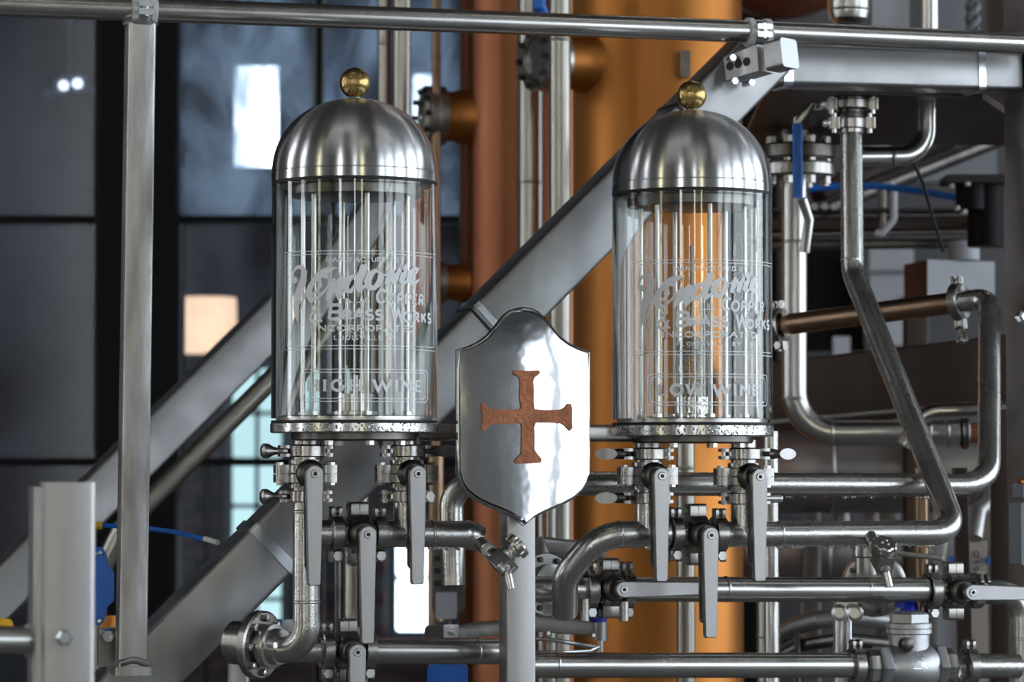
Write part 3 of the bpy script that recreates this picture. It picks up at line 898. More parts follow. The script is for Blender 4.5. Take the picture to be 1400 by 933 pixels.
    if wine == 'HIGH WINE':
        MB().cyl(o + Z * 0.008, o + Z * 0.058, 0.0035, 12).build('stem', 'steel', pot)
        MB().lathe(o + Z * 0.054, Z, [(0.002, 0), (0.010, 0.010), (0.0135, 0.018), (0.0135, 0.052), (0.012, 0.054), (0.003, 0.054)], 28).build('hydrometer_float', 'black_rubber', pot)
        MB().lathe(o + Z * 0.010, Z, [(0.0185, 0), (0.0185, 0.150), (0.0172, 0.150), (0.0172, 0)], 40, closed=True).build('sample_tube', 'clear_glass', pot)
        MB().cyl(o + Z * 0.108, o + Z * 0.235, 0.0018, 10).build('hydrometer_stem', 'white_plastic', pot)
    else:
        MB().lathe(o + Z * 0.010, Z, [(0.0225, 0), (0.0225, 0.165), (0.0210, 0.165), (0.0210, 0)], 40, closed=True).build('sample_tube', 'clear_glass', pot)
        MB().lathe(o + Z * 0.012, Z, [(0.0195, 0), (0.0195, 0.075), (0.0205, 0.088), (0.016, 0.100), (0.006, 0.104)], 40).build('spirit_stream', 'water', pot)
        MB().cyl(o + Z * 0.090, o + Z * 0.245, 0.0026, 12).build('hydrometer_stem', 'white_plastic', pot)
    return t, c, zz

safeL, cL, zL = spirit_safe(484.5, 4.05, (113.5, 135, 250.5, 572.5, 577, 592.5, 603), 'HIGH WINE',
                            'glass spirit safe with steel dome and brass ball, etched HIGH WINE')
safeR, cR, zR = spirit_safe(946.5, 4.20, (130.5, 151, 265.5, 574, 580, 597, 606.5), 'LOW WINE',
                            'glass spirit safe with steel dome and brass ball, etched LOW WINE')
# ------------------------------------------------------------------ sanitary fittings
def clamp(c, axis, hinge, lab, r=0.026, w=0.016, wing='oval', mt='steel_clamp', wlen=0.046, group='two-piece pipe clamps'):
    """two-piece clamp: hinge side and, opposite, swing bolt with wing nut"""
    axis = Vector(axis).normalized(); h = Vector(hinge).normalized(); h = (h - axis * h.dot(axis)).normalized()
    s = axis.cross(h).normalized()
    t = thing('pipe_clamp', lab, 'pipe clamp', c - Z * r, group)
    for k, nm in ((0, 'clamp_half'), (1, 'clamp_half')):
        b = MB()
        seg = 18
        prof = [(0.0195, -w * 0.30), (r * 0.93, -w * 0.5), (r, -w * 0.42), (r, w * 0.42), (r * 0.93, w * 0.5), (0.0195, w * 0.30)]
        rings = []
        for i in range(seg + 1):
            a_ = math.pi * (i / seg) * 0.985 + math.pi * k + 0.02
            d_ = h * math.cos(a_) + s * math.sin(a_)
            rings.append([c + d_ * rr_ + axis * hh for rr_, hh in prof])
        b.loft(rings, True, True)
        b.build(nm, mt, t)
    # hinge lugs
    for q in (-1, 1):
        MB().rbox(c + h * (r + 0.004) + axis * q * w * 0.33, (h, s, axis), (0.007, 0.008, w * 0.14), 0.003).build('hinge_lug', mt, t)
    MB().cyl(c + h * (r + 0.005) - axis * w * 0.55, c + h * (r + 0.005) + axis * w * 0.55, 0.0032, 10).build('hinge_pin', 'steel', t)
    # swing bolt side
    for q in (-1, 1):
        MB().rbox(c - h * (r + 0.005) + axis * q * w * 0.36, (h, s, axis), (0.008, 0.008, w * 0.13), 0.003).build('bolt_lug', mt, t)
    if wing == 'oval':
        b0 = c - h * (r + 0.004)
        e_ = c - h * (r + wlen - 0.016) + N * 0.006
        MB().cyl(b0, e_, 0.0042, 10).build('swing_bolt', 'steel_dark', t)
        # nut body: an oval bar cut slantwise, its oval face to the front
        fdir = (N * 0.92 - h * 0.35).normalized()
        lx = (h - fdir * h.dot(fdir)).normalized(); ly = fdir.cross(lx).normalized()
        o_ = c - h * (r + wlen - 0.013) + N * 0.012
        MB().plate(o_ - fdir * 0.012, lx, ly, [(0.0158 * math.cos(i * math.pi / 14), 0.0080 * math.sin(i * math.pi / 14)) for i in range(28)], fdir * 0.012).build('wing_nut', 'steel_lever', t)
        MB().lathe(c - h * (r + 0.010), -h, [(0.0075, 0), (0.0075, 0.010), (0.006, 0.016)], 12).build('nut_collar', 'steel_dark', t)
    elif wing == 'hook':
        b0 = c - h * (r + 0.002)
        MB().lathe(b0, -h, [(0.0075, 0), (0.008, 0.006), (0.0045, 0.012), (0.006, 0.018), (0.0105, 0.026), (0.0105, 0.032), (0.007, 0.035)], 14).build('wing_nut', mt, t)
        MB().rbox(c - h * (r + 0.030) + N * 0.002, (h, N, s), (0.0045, 0.005, 0.013), 0.003).build('wing', mt, t)
    elif wing == 'pin':
        MB().lathe(c - h * (r - 0.004), -h, [(0.0065, 0), (0.0065, 0.034), (0.0052, 0.036)], 18).build('swing_bolt', 'steel', t)
    elif wing == 'nut':
        MB().cyl(c - h * (r + 0.004) - s * 0.012, c - h * (r + 0.004) + s * 0.012, 0.0036, 10).build('swing_bolt', 'steel', t)
        for q in (-1, 1):
            MB().lathe(c - h * (r + 0.004) + s * q * 0.008, s * q, [(0.0068, 0), (0.0068, 0.006)], 6).build('nut', 'steel', t)
    return t

LEVN = [0]
def valve(c, axis, lever, lab, L=0.150, half=0.019, stem=0.050, group='butterfly valves with long levers', handle='steel_lever', ears=0.041):
    """butterfly valve: round body in two halves with ears, stem boss to the front, long lever with grip plate"""
    axis = Vector(axis).normalized(); lv = Vector(lever).normalized()
    fr = N.copy(); fr = (fr - axis * fr.dot(axis)).normalized()
    w = axis.cross(fr).normalized()
    t = thing('butterfly_valve', lab, 'valve', c - Z * 0.03, group)
    for s in (-1, 1):
        MB().lathe(c, axis * s, [(0.0195, 0.0004), (0.0285, 0.0004), (0.0290, 0.0010), (0.0290, 0.0115), (0.0280, 0.0125), (0.0235, 0.0128), (0.0230, half), (0.0190, half + 0.0005)], 32).build('body_half', 'steel_clamp', t)
        # ears
        for e in (-1, 1):
            o_ = c + axis * s * 0.0062 + w * e * 0.031
            MB().rbox(o_, (w, fr, axis), (0.0125, 0.0115, 0.0058), 0.004).build('ear', 'steel_clamp', t)
        MB().lathe(c + axis * s * half, axis * s, [(0.0185, -0.001), (0.0185, 0.010), (0.0255, 0.0125), (0.0255, 0.0145), (0.018, 0.0145)], 32).build('ferrule', 'steel_clamp', t)
    for e in (-1, 1):
        MB().lathe(c - axis * 0.0155 + w * e * 0.036, axis, [(0.0055, 0), (0.0055, 0.031)], 6).build('bolt', 'steel', t)
    MB().lathe(c, fr, [(0.0195, 0.012), (0.0195, 0.028), (0.0180, 0.033), (0.0150, 0.036), (0.0125, 0.037), (0.0125, stem - 0.004)], 32).build('stem_boss', 'steel_dark', t)
    # lever
    sd = fr.cross(lv).normalized()
    o_ = c + fr * stem
    wt, wb_ = 0.0118, 0.0086
    pts = [(wb_, L - 0.003), (wb_ - 0.002, L), (-wb_ + 0.002, L), (-wb_, L - 0.003)] + [(-wt * math.cos(math.pi * i / 16), -wt * math.sin(math.pi * i / 16)) for i in range(17)]
    lev = MB()
    th = 0.010
    inn = []
    n = len(pts)
    cxm = sum(p[0] for p in pts) / n; cym = L * 0.45
    r0 = [o_ + sd * p[0] + lv * p[1] for p in pts]
    r1 = [q + fr * (th - 0.0012) for q in r0]
    r2 = [o_ + sd * (p[0] * 0.89) + lv * (p[1] + (0.0012 if p[1] < 0 else -0.0012)) + fr * th for p in pts]
    lev.loft([r0, r1, r2], True, True)
    lo = lev.build('lever', handle, t)
    sk = MB().lathe(o_ + fr * (th - 0.0005), fr, [(0.0056, 0), (0.0056, 0.0016), (0.0048, 0.0022), (0.0032, 0.0022), (0.0030, 0.0012), (0.0005, 0.0012)], 24).build('socket_screw', 'steel', lo)
    MB().lathe(o_ + fr * (th + 0.0008), fr, [(0.0029, 0), (0.0029, 0.0002)], 6).build('hex_socket', 'black_rubber', lo)
    # grip plate behind the lever
    g = MB()
    g0 = o_ - fr * 0.015 - sd * 0.003
    gp = [(0.0045, 0.010), (0.0055, L * 0.83), (0.003, L * 0.86), (-0.003, L * 0.86), (-0.0055, L * 0.83), (-0.0075, 0.010)]
    g.plate(g0, sd, lv, gp, fr * 0.005)
    g.build('grip_plate', 'steel_clamp', t)
    return t

DOWN = -Z
TR = 0.0185     # 1.5 inch tube, with a little room for wall and weld

def pipe(pts, rad, lab, m='steel_tube', r=TR, name='process_pipe', cat='pipe', seams=(), group=None, seg=28, extra=None):
    b = MB(); path = fillet(pts, rad, 10)
    b.tube(path, r, seg)
    t = thing(name, lab, cat, path[len(path) // 2] - Z * r, group)
    b.build('tube', m, t)
    for (p_, d_) in seams:
        MB().lathe(p_, d_, [(r, -0.0022), (r + 0.0009, -0.0008), (r + 0.0009, 0.0008), (r, 0.0022)], 28).build('weld_seam', m, t)
    return t

def drips(parent, pts, r, n, size=(0.0016, 0.0032), seedv=1):
    rnd = random.Random(seedv)
    b = MB()
    for i in range(n):
        s = rnd.random()
        p_ = pts[0].lerp(pts[1], s)
        q = rnd.uniform(*size)
        b.ball(p_ - Z * (r + q * 0.2) + N * rnd.uniform(0, 0.006), q, 8, 6, (1.1, 1.1, rnd.uniform(0.7, 1.2)))
    o = b.build('water_drops', 'clear_glass', parent)
    o['kind'] = 'stuff'
    return o

# --- outlets of the high wine safe
B0 = 4.05
def outlet_stub(safe, px, y0, y1, base):
    a_, b_ = PR(px, y0, base), PR(px, y1, base)
    b_ = Vector((a_.x, a_.y, b_.z))
    MB().lathe(b_, Z, [(0.0255, 0), (0.0255, 0.0025), (0.0180, 0.006), (0.0180, a_.z - b_.z)], 28).build('outlet_stub', 'steel_clamp', safe)
def on(px, py, base=B0):
    return PR(px, py, base)

outlet_stub(safeL, 419, 598, 614, B0); outlet_stub(safeL, 556, 598, 614, B0)
outlet_stub(safeR, 886, 602, 618, B0); outlet_stub(safeR, 1017, 602, 618, B0)
clamp(on(419, 617), Z, U, 'upper clamp of the outer high wine outlet, wing nut outwards', wing='hook')
valve(on(418, 648), Z, DOWN, 'butterfly valve on the outer high wine outlet, lever hanging down', stem=0.042)
clamp(on(418, 679), Z, U, 'lower clamp of the outer high wine outlet, wing nut outwards', wing='hook')
clamp(on(556, 617), Z, -U, 'upper clamp of the inner high wine outlet, wing nut towards the shield', wing='oval', wlen=0.044)
valve(on(556, 648), Z, DOWN, 'butterfly valve on the inner high wine outlet, lever hanging down', stem=0.048)
clamp(on(556, 679), Z, -U, 'lower clamp of the inner high wine outlet above the tap tee', wing='nut')
# left down pipe with tee branch and elbow
pA0 = on(419, 686); pA1 = on(419, 893); pA2 = P(352, 884, pA1.y + 0.030)
tA = pipe([pA0, pA1, pA2], [0.048], 'wet upright pipe below the outer high wine outlet with elbow', 'steel_wet', seams=[(on(419, 823), Z), (on(419, 700), Z)])
MB().cyl(on(419, 730), on(459, 730), TR, 28).build('branch', 'steel_wet', tA)
# crossover valve between the two outlets
clamp(on(459, 730), U, Z, 'clamp joining the outer high wine pipe to the crossover valve', wing='nut')
valve(on(489, 730), U, DOWN, 'horizontal crossover butterfly valve between the high wine outlets', L=0.147, stem=0.046, half=0.014)
clamp(on(518, 730), U, Z, 'clamp joining the crossover valve to the high wine tap tee', wing='nut')
# tee with sampling tap
tB = pipe([on(527, 730), on(638, 731), on(656, 738)], [0.012], 'wet horizontal tee pipe carrying the high wine sampling tap', 'steel_wet', seams=[(on(590, 730), U), (on(641, 731), U)])
MB().cyl(on(556, 730), on(556, 686), TR, 28).build('branch', 'steel_wet', tB)
MB().lathe(on(645, 732), (U + Z * -0.3).normalized(), [(0.0186, -0.012), (0.0186, 0.004), (0.016, 0.012), (0.008, 0.016)], 24).build('end_cap', 'steel_wet', tB)
drips(tB, [on(530, 730), on(640, 731)], TR, 16, seedv=3)

def tap(p_stub, p_body, p_knob, knob_dir, p_spout, lab, base):
    """sampling tap: stub, gasket, block body, collar, fluted knob, bent spout"""
    t = thing('sampling_tap', lab, 'tap', p_spout[-1])
    d = (p_body - p_stub).normalized()
    Lb = (p_body - p_stub).length
    MB().lathe(p_stub, d, [(0.0100, -0.004), (0.0100, Lb * 0.42), (0.0085, Lb * 0.45), (0.0085, Lb * 0.9)], 24).build('stub', 'steel', t)
    MB().lathe(p_stub + d * Lb * 0.46, d, [(0.0105, 0), (0.0112, 0.002), (0.0108, 0.008), (0.0090, 0.010)], 18).build('gasket', 'white_plastic', t)
    kd = knob_dir.normalized()
    fr = d.cross(kd).normalized()
    MB().rbox(p_body + d * 0.006, (kd, fr, d), (0.0125, 0.012, 0.015), 0.003).build('body', 'steel_lever', t)
    kb = (p_knob - p_body).length
    MB().lathe(p_body, kd, [(0.0115, 0.010), (0.0125, 0.014), (0.0125, kb - 0.013), (0.0105, kb - 0.012), (0.0105, kb - 0.008), (0.0135, kb - 0.007), (0.0135, kb - 0.003)], 28).build('collar', 'steel', t)
    e1, e2 = perp(kd)
    ol = []
    for i in range(64):
        a_ = 2 * math.pi * i / 64
        rr_ = 0.0175 + 0.0014 * (1 if math.cos(a_ * 8) > 0 else -0.6)
        ol.append((rr_ * math.cos(a_), rr_ * math.sin(a_)))
    kn = MB()
    o_ = p_body + kd * (kb - 0.004)
    rings = []
    for h_, s_ in ((0, 0.93), (0.002, 1.0), (0.010, 1.0), (0.0125, 0.90)):
        rings.append([o_ + kd * h_ + (e1 * p[0] + e2 * p[1]) * s_ for p in ol])
    kn.loft(rings, True, True)
    ko = kn.build('knob', 'steel', t)
    for i in range(3):
        a_ = i * 2.094
        MB().ball(o_ + kd * 0.0122 + (e1 * math.cos(a_) + e2 * math.sin(a_)) * 0.005, 0.0030, 12, 8).build('knob_dimple', 'steel_clamp', ko)
    MB().tube(fillet(p_spout, 0.012, 8), 0.0058, 16).build('spout', 'steel_tube', t)
    MB().lathe(p_spout[0], (p_spout[1] - p_spout[0]), [(0.0088, -0.004), (0.0088, 0.008), (0.0064, 0.010)], 20).build('spout_collar', 'steel', t)
    q = p_spout[1]
    MB().cyl(q, q + (U * 0.8 + Z * 0.6).normalized() * 0.013, 0.0028, 10).build('vent_pin', 'steel_lever', t)
    return t
tb = 4.0
tap(on(652, 738, 4.045), on(684, 768, 3.99), on(706, 748, 3.985), (on(706, 748, 3.985) - on(684, 768, 3.99)), [on(686, 776, 3.975), on(694, 784, 3.97), on(699, 806, 3.965)],
    'small steel sampling tap in front of the shield post', tb)

# --- outlets of the low wine safe
clamp(on(886, 621), Z, U, 'upper clamp of the inner low wine outlet, oval wing nut beside the shield', wing='oval', wlen=0.054)
valve(on(886, 651), Z, DOWN, 'butterfly valve on the inner low wine outlet, lever hanging down', stem=0.046, L=0.147)
clamp(on(886, 681), Z, U, 'lower clamp of the inner low wine outlet, oval wing nut beside the shield', wing='oval', wlen=0.054)
clamp(on(1017, 621), Z, -U, 'upper clamp of the outer low wine outlet with big oval wing nut', wing='oval', wlen=0.050)
valve(on(1017, 652), Z, DOWN, 'butterfly valve on the outer low wine outlet, lever hanging down', stem=0.050, L=0.147)
clamp(on(1017, 682), Z, -U, 'lower clamp of the outer low wine outlet with plain pin', wing='pin')
q_ = on(846, 730)
s0 = on(913, 730)
tC = pipe([s0, on(822, 731), P(772, 788, R(822, B0) + 0.02), P(772, 838, R(822, B0) + 0.06)], [0.060, 0.05], 'thick wet pipe swinging down from the inner low wine outlet', 'steel_wet',
          seams=[(on(845, 731), U)], r=0.0188)
MB().cyl(on(886, 730), on(886, 688), TR, 28).build('branch', 'steel_wet', tC)
drips(tC, [on(850, 730), on(905, 730)], TR, 9, seedv=5)
clamp(on(922, 730), U, Z, 'clamp joining the inner low wine pipe to the crossover valve', wing='nut')
valve(on(951, 731), U, DOWN, 'horizontal crossover butterfly valve between the low wine outlets', L=0.143, stem=0.050, half=0.014)
clamp(on(983, 731), U, Z, 'clamp joining the crossover valve to the long low wine pipe', wing='nut')
# long low wine pipe: right, round the bend, up the slant and vertical to the landing valve
Yd = R(1290, B0)
lw = [on(990, 731), on(1308, 729), P(1166, 372, 4.72), P(1164, 176, 4.78)]
tD = pipe(lw, [0.042, 0.05], 'long wet pipe from the low wine outlet bending up on a slant', 'steel_wet', seams=[(on(1065, 730.5), U), (P(1165, 262, 4.755), Z), (P(1165, 355, 4.725), Z)], r=0.0182)
MB().cyl(on(1017, 731), on(1017, 689), TR, 28).build('branch', 'steel_wet', tD)
drips(tD, [on(1040, 731), on(1280, 729)], TR, 34, seedv=8)
tap(on(1190, 735, 4.035), on(1205, 764, 3.98), P(1213, 748, R(1213, 3.97)), Vector((0.12, -0.55, 0.8)), [on(1208, 776, 3.97), on(1211, 782, 3.965), on(1216, 803, 3.96)],
    'small steel sampling tap hanging from the long low wine pipe', 3.98)

# bar that carries both safes, behind the shield
b = MB(); b.bar(PR(570, 591, 4.07), PR(866, 593, 4.07), 0.024, 0.024)
tag(b.build('safe_bar', 'steel_clamp'), 'square steel bar linking both safes behind the shield', 'bar')
# second pipe: from behind the shield to the right, up, and back left
p2 = [P(620, 800, 4.27), P(616, 663, 4.27), PR(680, 661, 4.19), PR(1352, 664, 4.19), P(1353, 408, 4.75), P(1314, 413.1, 4.78)]
tE = pipe(p2, [0.045, 0.02, 0.065, 0.032], 'wet steel pipe from behind the shield turning up at its far end', 'steel_wet', r=0.0175, seams=[(PR(1290, 664, 4.19), U)])
drips(tE, [PR(1060, 663, 4.19), PR(1270, 664, 4.19)], 0.0175, 16, seedv=11)
pipe([P(1309, 413.6, 4.785), P(1050, 447.3, 4.99)], 0, 'steel pipe with a painted brown reflection returning behind the low wine safe', 'brown_steel', r=0.0178, seams=[(P(1262, 419.7, 4.82), X)])  # copper reflected in the steel is painted in as brown colour
clamp(P(1311, 413, 4.79), (P(1060, 446, 4.98) - P(1353, 408, 4.75)), Z, 'clamp with hanging wing nut on the elbow of the returning pipe', wing='hook', r=0.031)
clamp(P(1066, 445, 4.97), (P(1060, 446, 4.98) - P(1353, 408, 4.75)), Z, 'bright clamp where the returning pipe passes behind the low wine safe', wing='nut', r=0.030)
# third pipe row with two lever valves
B3 = 4.17
tF = pipe([PR(716, 806, B3), PR(812, 806, B3)], 0, 'short pipe behind the shield post leading to the lever valve', 'steel_wet')
clamp(PR(806, 806, B3), U, Z, 'clamp before the lever valve beside the shield post', wing='nut', r=0.029)
clamp(PR(856, 806, B3), U, Z, 'clamp behind the lever valve beside the shield post', wing='nut', r=0.029)
valve(PR(832, 804, B3), U, U, 'butterfly valve beside the shield post with lever lying horizontal', L=0.134, stem=0.056, half=0.014)
tG = pipe([PR(862, 806, B3), PR(1266, 807, B3)], 0, 'long horizontal pipe below the long wet pipe, between two lever valves', 'steel_tube', seams=[(PR(1185, 807, B3), U), (PR(992, 806, B3), U)])
clamp(PR(1273, 808, B3), U, Z, 'clamp before the lever valve near the corner post', wing='nut', r=0.029)
valve(PR(1303, 808, B3), U, (U - Z * 0.03), 'butterfly valve near the corner post with lever lying horizontal', L=0.15, stem=0.056, half=0.014)
clamp(PR(1333, 808, B3), U, (-N - Z * 0.6), 'clamp behind the lever valve near the corner post', wing='nut', r=0.027)
pipe([PR(1338, 809, B3), PR(1397, 812, B3), PR(1397, 960, B3)], 0.05, 'bent pipe turning down beside the corner post', 'steel_tube', seams=[(PR(1397, 873, B3), Z)])
# fourth row: bottom pipe with check valve
B4 = 4.14
tH = pipe([PR(716, 910, B4), PR(1166, 910, B4)], 0, 'lowest horizontal pipe running from the shield post to the check valve', 'steel_tube', seams=[(PR(760, 910, B4), U)])
clamp(PR(1170, 911, B4), U, Z, 'flat clamp at the inlet of the check valve', wing='nut', r=0.028)
clamp(PR(1325, 911, B4), U, Z, 'flat clamp at the outlet of the check valve', wing='nut', r=0.028)
pipe([PR(1332, 911, B4), PR(1392, 911, B4)], 0, 'short stub pipe at the outlet of the check valve', 'steel_wet')
cv = PR(1243, 912, B4)
t = thing('check_valve', 'cast steel check valve with hexagonal cap and raised flow arrow', 'valve', cv - Z * 0.04)
MB().lathe(cv - U * 0.046, U, [(0.020, 0), (0.026, 0.006), (0.034, 0.018), (0.038, 0.034), (0.039, 0.052), (0.036, 0.070), (0.029, 0.084), (0.022, 0.092)], 40).build('body', 'steel_cast', t)
MB().lathe(cv + Z * 0.0, Z, [(0.030, 0.01), (0.030, 0.048), (0.034, 0.050), (0.034, 0.056), (0.033, 0.057), (0.034, 0.058), (0.034, 0.064), (0.029, 0.066)], 40).build('bonnet', 'steel_cast', t)
MB().lathe(cv + Z * 0.064, Z, [(0.031, 0), (0.031, 0.014), (0.027, 0.017)], 6).build('hex_cap', 'steel_cast', t)
for s in (-1, 1):
    MB().lathe(cv + U * s * 0.038, U * s, [(0.034, 0), (0.035, 0.003), (0.035, 0.012), (0.031, 0.015)], 6).build('hex_nut', 'steel_cast', t)
    MB().lathe(cv + U * s * 0.053, U * s, [(0.024, 0), (0.026, 0.003), (0.026, 0.015), (0.022, 0.019)], 8).build('union', 'steel', t)
pl = MB().lathe(cv + N * 0.024 + Z * 0.035 - U * 0.017, N, [(0.010, -0.004), (0.010, 0.008), (0.006, 0.010)], 20).build('side_plug', 'steel_dark', t)
ar = Flat()
ar.ribbon([(-12, 0), (4, 0)], 1.4); ar.ribbon([(4, -4.5), (10, 0.2), (4, 4.5)], 1.6)
ar.text('1', 0, 1, 0, 1, 0.1) if False else None
ar.text('I', -6, -3, -24, -16, 1.0); ar.text('I', -2, 1, -20, -14, 1.0); ar.ribbon([(3, -24), (7, -22), (3, -17), (8, -17)], 1.0)
ar.text('ISS', -8, 6, -15, -8, 1.0); ar.text('UI', 0, 9, -9, -3, 1.0)
vs = []
for (x_, y_) in ar.v:
    zz_ = -y_ * 1e-3
    rr_ = 0.0395
    vs.append(cv + U * (x_ * 1e-3) + N * math.sqrt(max(1e-6, rr_ ** 2 - zz_ ** 2)) + Z * zz_)
ab = MB(); ab.add(vs, ar.f); ab.build('cast_marks', 'zinc', t)

# --- lower left: bottom run of the high wine side
B5 = 4.13
clamp(PR(446, 889, B5), U, Z, 'clamp on the lowest high wine pipe beside the elbow', wing='nut', r=0.028)
valve(PR(474, 889, B5), U, DOWN, 'lowest high wine butterfly valve, lever running out of view', L=0.15, stem=0.05, half=0.014)
clamp(PR(503, 889, B5), U, Z, 'clamp between the lowest high wine valve and its pipe', wing='nut', r=0.028)
tI = pipe([PR(509, 890, B5), PR(700, 891, B5)], 0, 'lowest high wine pipe running behind the shield post', 'steel_tube', seams=[(PR(652, 891, B5), U)])
pipe([PR(404, 888, B5), PR(446, 889, B5)], 0, 'short pipe behind the wet high wine elbow', 'steel_wet')
# turned flange on the left elbow
e = P(372, 884, pA1.y + 0.020); dv = Vector((-0.84, 0.50, 0.05)).normalized()
t = thing('ball_valve', 'flanged ball valve on the high wine elbow with drilled ring and blue tag', 'valve', e - Z * 0.05)
MB().lathe(e - dv * 0.004, dv, [(0.024, -0.012), (0.025, 0), (0.030, 0.001), (0.031, 0.006), (0.030, 0.013), (0.024, 0.014), (0.0235, 0.020)], 36).build('end_clamp', 'steel', t)
MB().lathe(e + dv * 0.014, dv, [(0.044, 0), (0.047, 0.002), (0.047, 0.012), (0.044, 0.014), (0.030, 0.014), (0.030, 0.05)], 40).build('flange', 'steel_clamp', t)
e1, e2 = perp(dv)
for i in range(8):
    q = e + dv * 0.014 + (e1 * math.cos(i * 0.785) + e2 * math.sin(i * 0.785)) * 0.037
    MB().lathe(q, -dv, [(0.0055, -0.002), (0.0055, 0.006), (0.003, 0.007)], 6).build('bolt', 'steel', t)
bx_ = P(331, 881, 4.12)
MB().rbox(bx_, (X, Z, Yv), (0.021, 0.021, 0.03), 0.003).build('handle_block', 'steel_cast', t)
MB().bar(bx_ + X * 0.01 + Z * 0.004 - Yv * 0.026, e - Yv * 0.045 + Z * 0.004 + X * 0.008, 0.008, 0.006, -Yv, 0.002).build('handle_bar', 'steel', t)
MB().rbox(P(377, 853, 4.1), (X, Z, Yv), (0.009, 0.006, 0.004), 0.002).build('blue_tag', 'blue_plastic', t)
MB().rbox(P(400, 856, 4.12), (X, Z, Yv), (0.012, 0.008, 0.01), 0.002).build('stop_plate', 'steel', t)
t = thing('valve_stand', 'short square steel stand under the high wine ball valve', 'stand', (P(327, 930, 4.18).x, 4.18, 0))
MB().bar(Vector((P(327, 930, 4.18).x, 4.18, 0)), P(327, 868, 4.18), 0.030, 0.030, -Yv).build('box_tube', 'steel_beam', t)
MB().rbox(P(338, 860, 4.22), (X, Z, Yv), (0.020, 0.008, 0.02), 0.002).build('top_plate', 'steel_beam', t)

# ------------------------------------------------------------------ shield on its post
BS = 4.02
pst = PR(707, 700, BS)
t = thing('shield_post', 'square steel post carrying the polished shield', 'post', (pst.x, pst.y, 0))
zt_ = PR(707, 560, BS).z
MB().rbox((pst.x, pst.y, zt_ / 2), (U, N, Z), (0.0205, 0.0205, zt_ / 2), 0.003, 3).build('box_tube', 'steel_lever', t)
sc0 = PR(716, 568, 3.975)
mpp = sc0.y / F / math.cos(AL)
def sp(px, py):
    return ((px - 716) * mpp, (568 - py) * sc0.y / F)
half = [(716, 419.6), (726, 421), (736, 425), (746, 434), (755, 446), (766, 459), (778, 468), (792, 474.5), (807.5, 479.5), (807.5, 520), (807.5, 560), (807.5, 600), (807, 648), (803, 662), (796, 673), (784, 683), (768, 691.5), (752, 698), (738, 704), (727, 710), (716, 719.5)]
outl = [sp(*p) for p in half] + [sp(716 * 2 - p[0], p[1]) for p in half[-2:0:-1]]
t = thing('heraldic_shield', 'polished steel shield with a copper cross mounted on the square post', 'shield', sc0 - Z * 0.155)
b = MB()
n = len(outl)
rings = []
for s_, h_ in ((1.0, -0.006), (1.0, 0.0005), (0.985, 0.0030), (0.972, 0.0036), (0.966, 0.0030)):
    rings.append([sc0 + U * (p[0] * s_) + Z * (p[1] * s_) + N * h_ for p in outl])
b.loft(rings, True, False)
def bulge(x_, z_):
    return 0.0005 + 0.0072 * (1 - (x_ / 0.093) ** 2) + 0.0010 * (1 - (z_ / 0.15) ** 2) - (0.0140 * (z_ / 0.15) ** 2 if z_ > 0 else 0.0) + 0.005
ins = []
for i in range(0, 25):
    s_ = 0.962 * (1 - i / 24.0)
    s_ = max(s_, 0.002)
    ins.append([sc0 + U * (p[0] * s_) + Z * (p[1] * s_) + N * bulge(p[0] * s_, p[1] * s_) for p in outl])
b.loft(ins, True, False)
b.add(rings[0], [tuple(range(n))])
b.build('plate', 'steel_mirror', t, sharp=40)
cr = [(312, 158), (325, 146), (375, 149), (430, 152), (470, 149), (508, 147), (517, 160), (505, 178), (478, 193), (466, 222), (468, 300), (466, 380), (472, 438), (540, 445), (600, 444), (680, 440), (712, 424), (735, 396), (755, 396), (762, 440), (760, 500), (764, 580), (745, 598), (715, 565), (684, 546), (600, 540), (482, 540), (470, 570), (472, 660), (470, 740), (490, 775), (526, 815), (520, 838), (470, 842), (420, 845), (335, 846), (320, 832), (345, 800), (372, 778), (374, 680), (376, 570), (364, 546), (250, 549), (150, 550), (130, 566), (110, 596), (86, 601), (78, 580), (84, 540), (87, 500), (78, 440), (80, 404), (100, 392), (126, 425), (152, 442), (260, 444), (360, 440), (372, 420), (360, 340), (366, 260), (364, 214), (350, 186), (320, 176)]
crp = [sp(640 + x_ / 5.487, 480 + y_ / 5.487) for x_, y_ in cr]
def dome_h(p):
    return 0.0028 + 0.011 * 0.85
b = MB()
cxm = sum(p[0] for p in crp) / len(crp); cym = sum(p[1] for p in crp) / len(crp)
r0 = [sc0 + U * p[0] + Z * p[1] + N * 0.004 for p in crp]
r1 = [sc0 + U * p[0] + Z * p[1] + N * (bulge(*p) + 0.0025) for p in crp]
r2 = [sc0 + U * (cxm + (p[0] - cxm) * 0.985) + Z * (cym + (p[1] - cym) * 0.985) + N * (bulge(*p) + 0.0033) for p in crp]
b.loft([r0, r1, r2], True, True)
b.build('cross', 'copper_cast', t)

# ------------------------------------------------------------------ foreground bracket, out of focus
YG = 2.95
g0 = P(92, 660, YG)
t = thing('channel_bracket', 'blurred grey upright channel bracket in front of the left post', 'bracket', (g0.x, g0.y, 0))
MB().rbox((P(90, 700, YG).x, YG + 0.012, (g0.z) / 2), (U, N, Z), (0.0265, 0.014, g0.z / 2), 0.006, 4).build('front_plate', 'grey_panel' if False else 'steel_lever', t)
MB().rbox((P(50, 700, YG).x, YG + 0.020, (g0.z) / 2 - 0.003), (U, N, Z), (0.0085, 0.024, g0.z / 2 - 0.002), 0.006, 4).build('side_plate', 'steel_lever', t)
MB().lathe(P(86, 872, YG - 0.02), N, [(0.0085, 0), (0.0085, 0.010), (0.006, 0.013)], 6).build('bolt', 'zinc', t)
MB().cyl(P(60, 876, YG + 0.02), P(-60, 874, YG - 0.02), 0.0135, 24).build('cross_rod', 'steel', t)
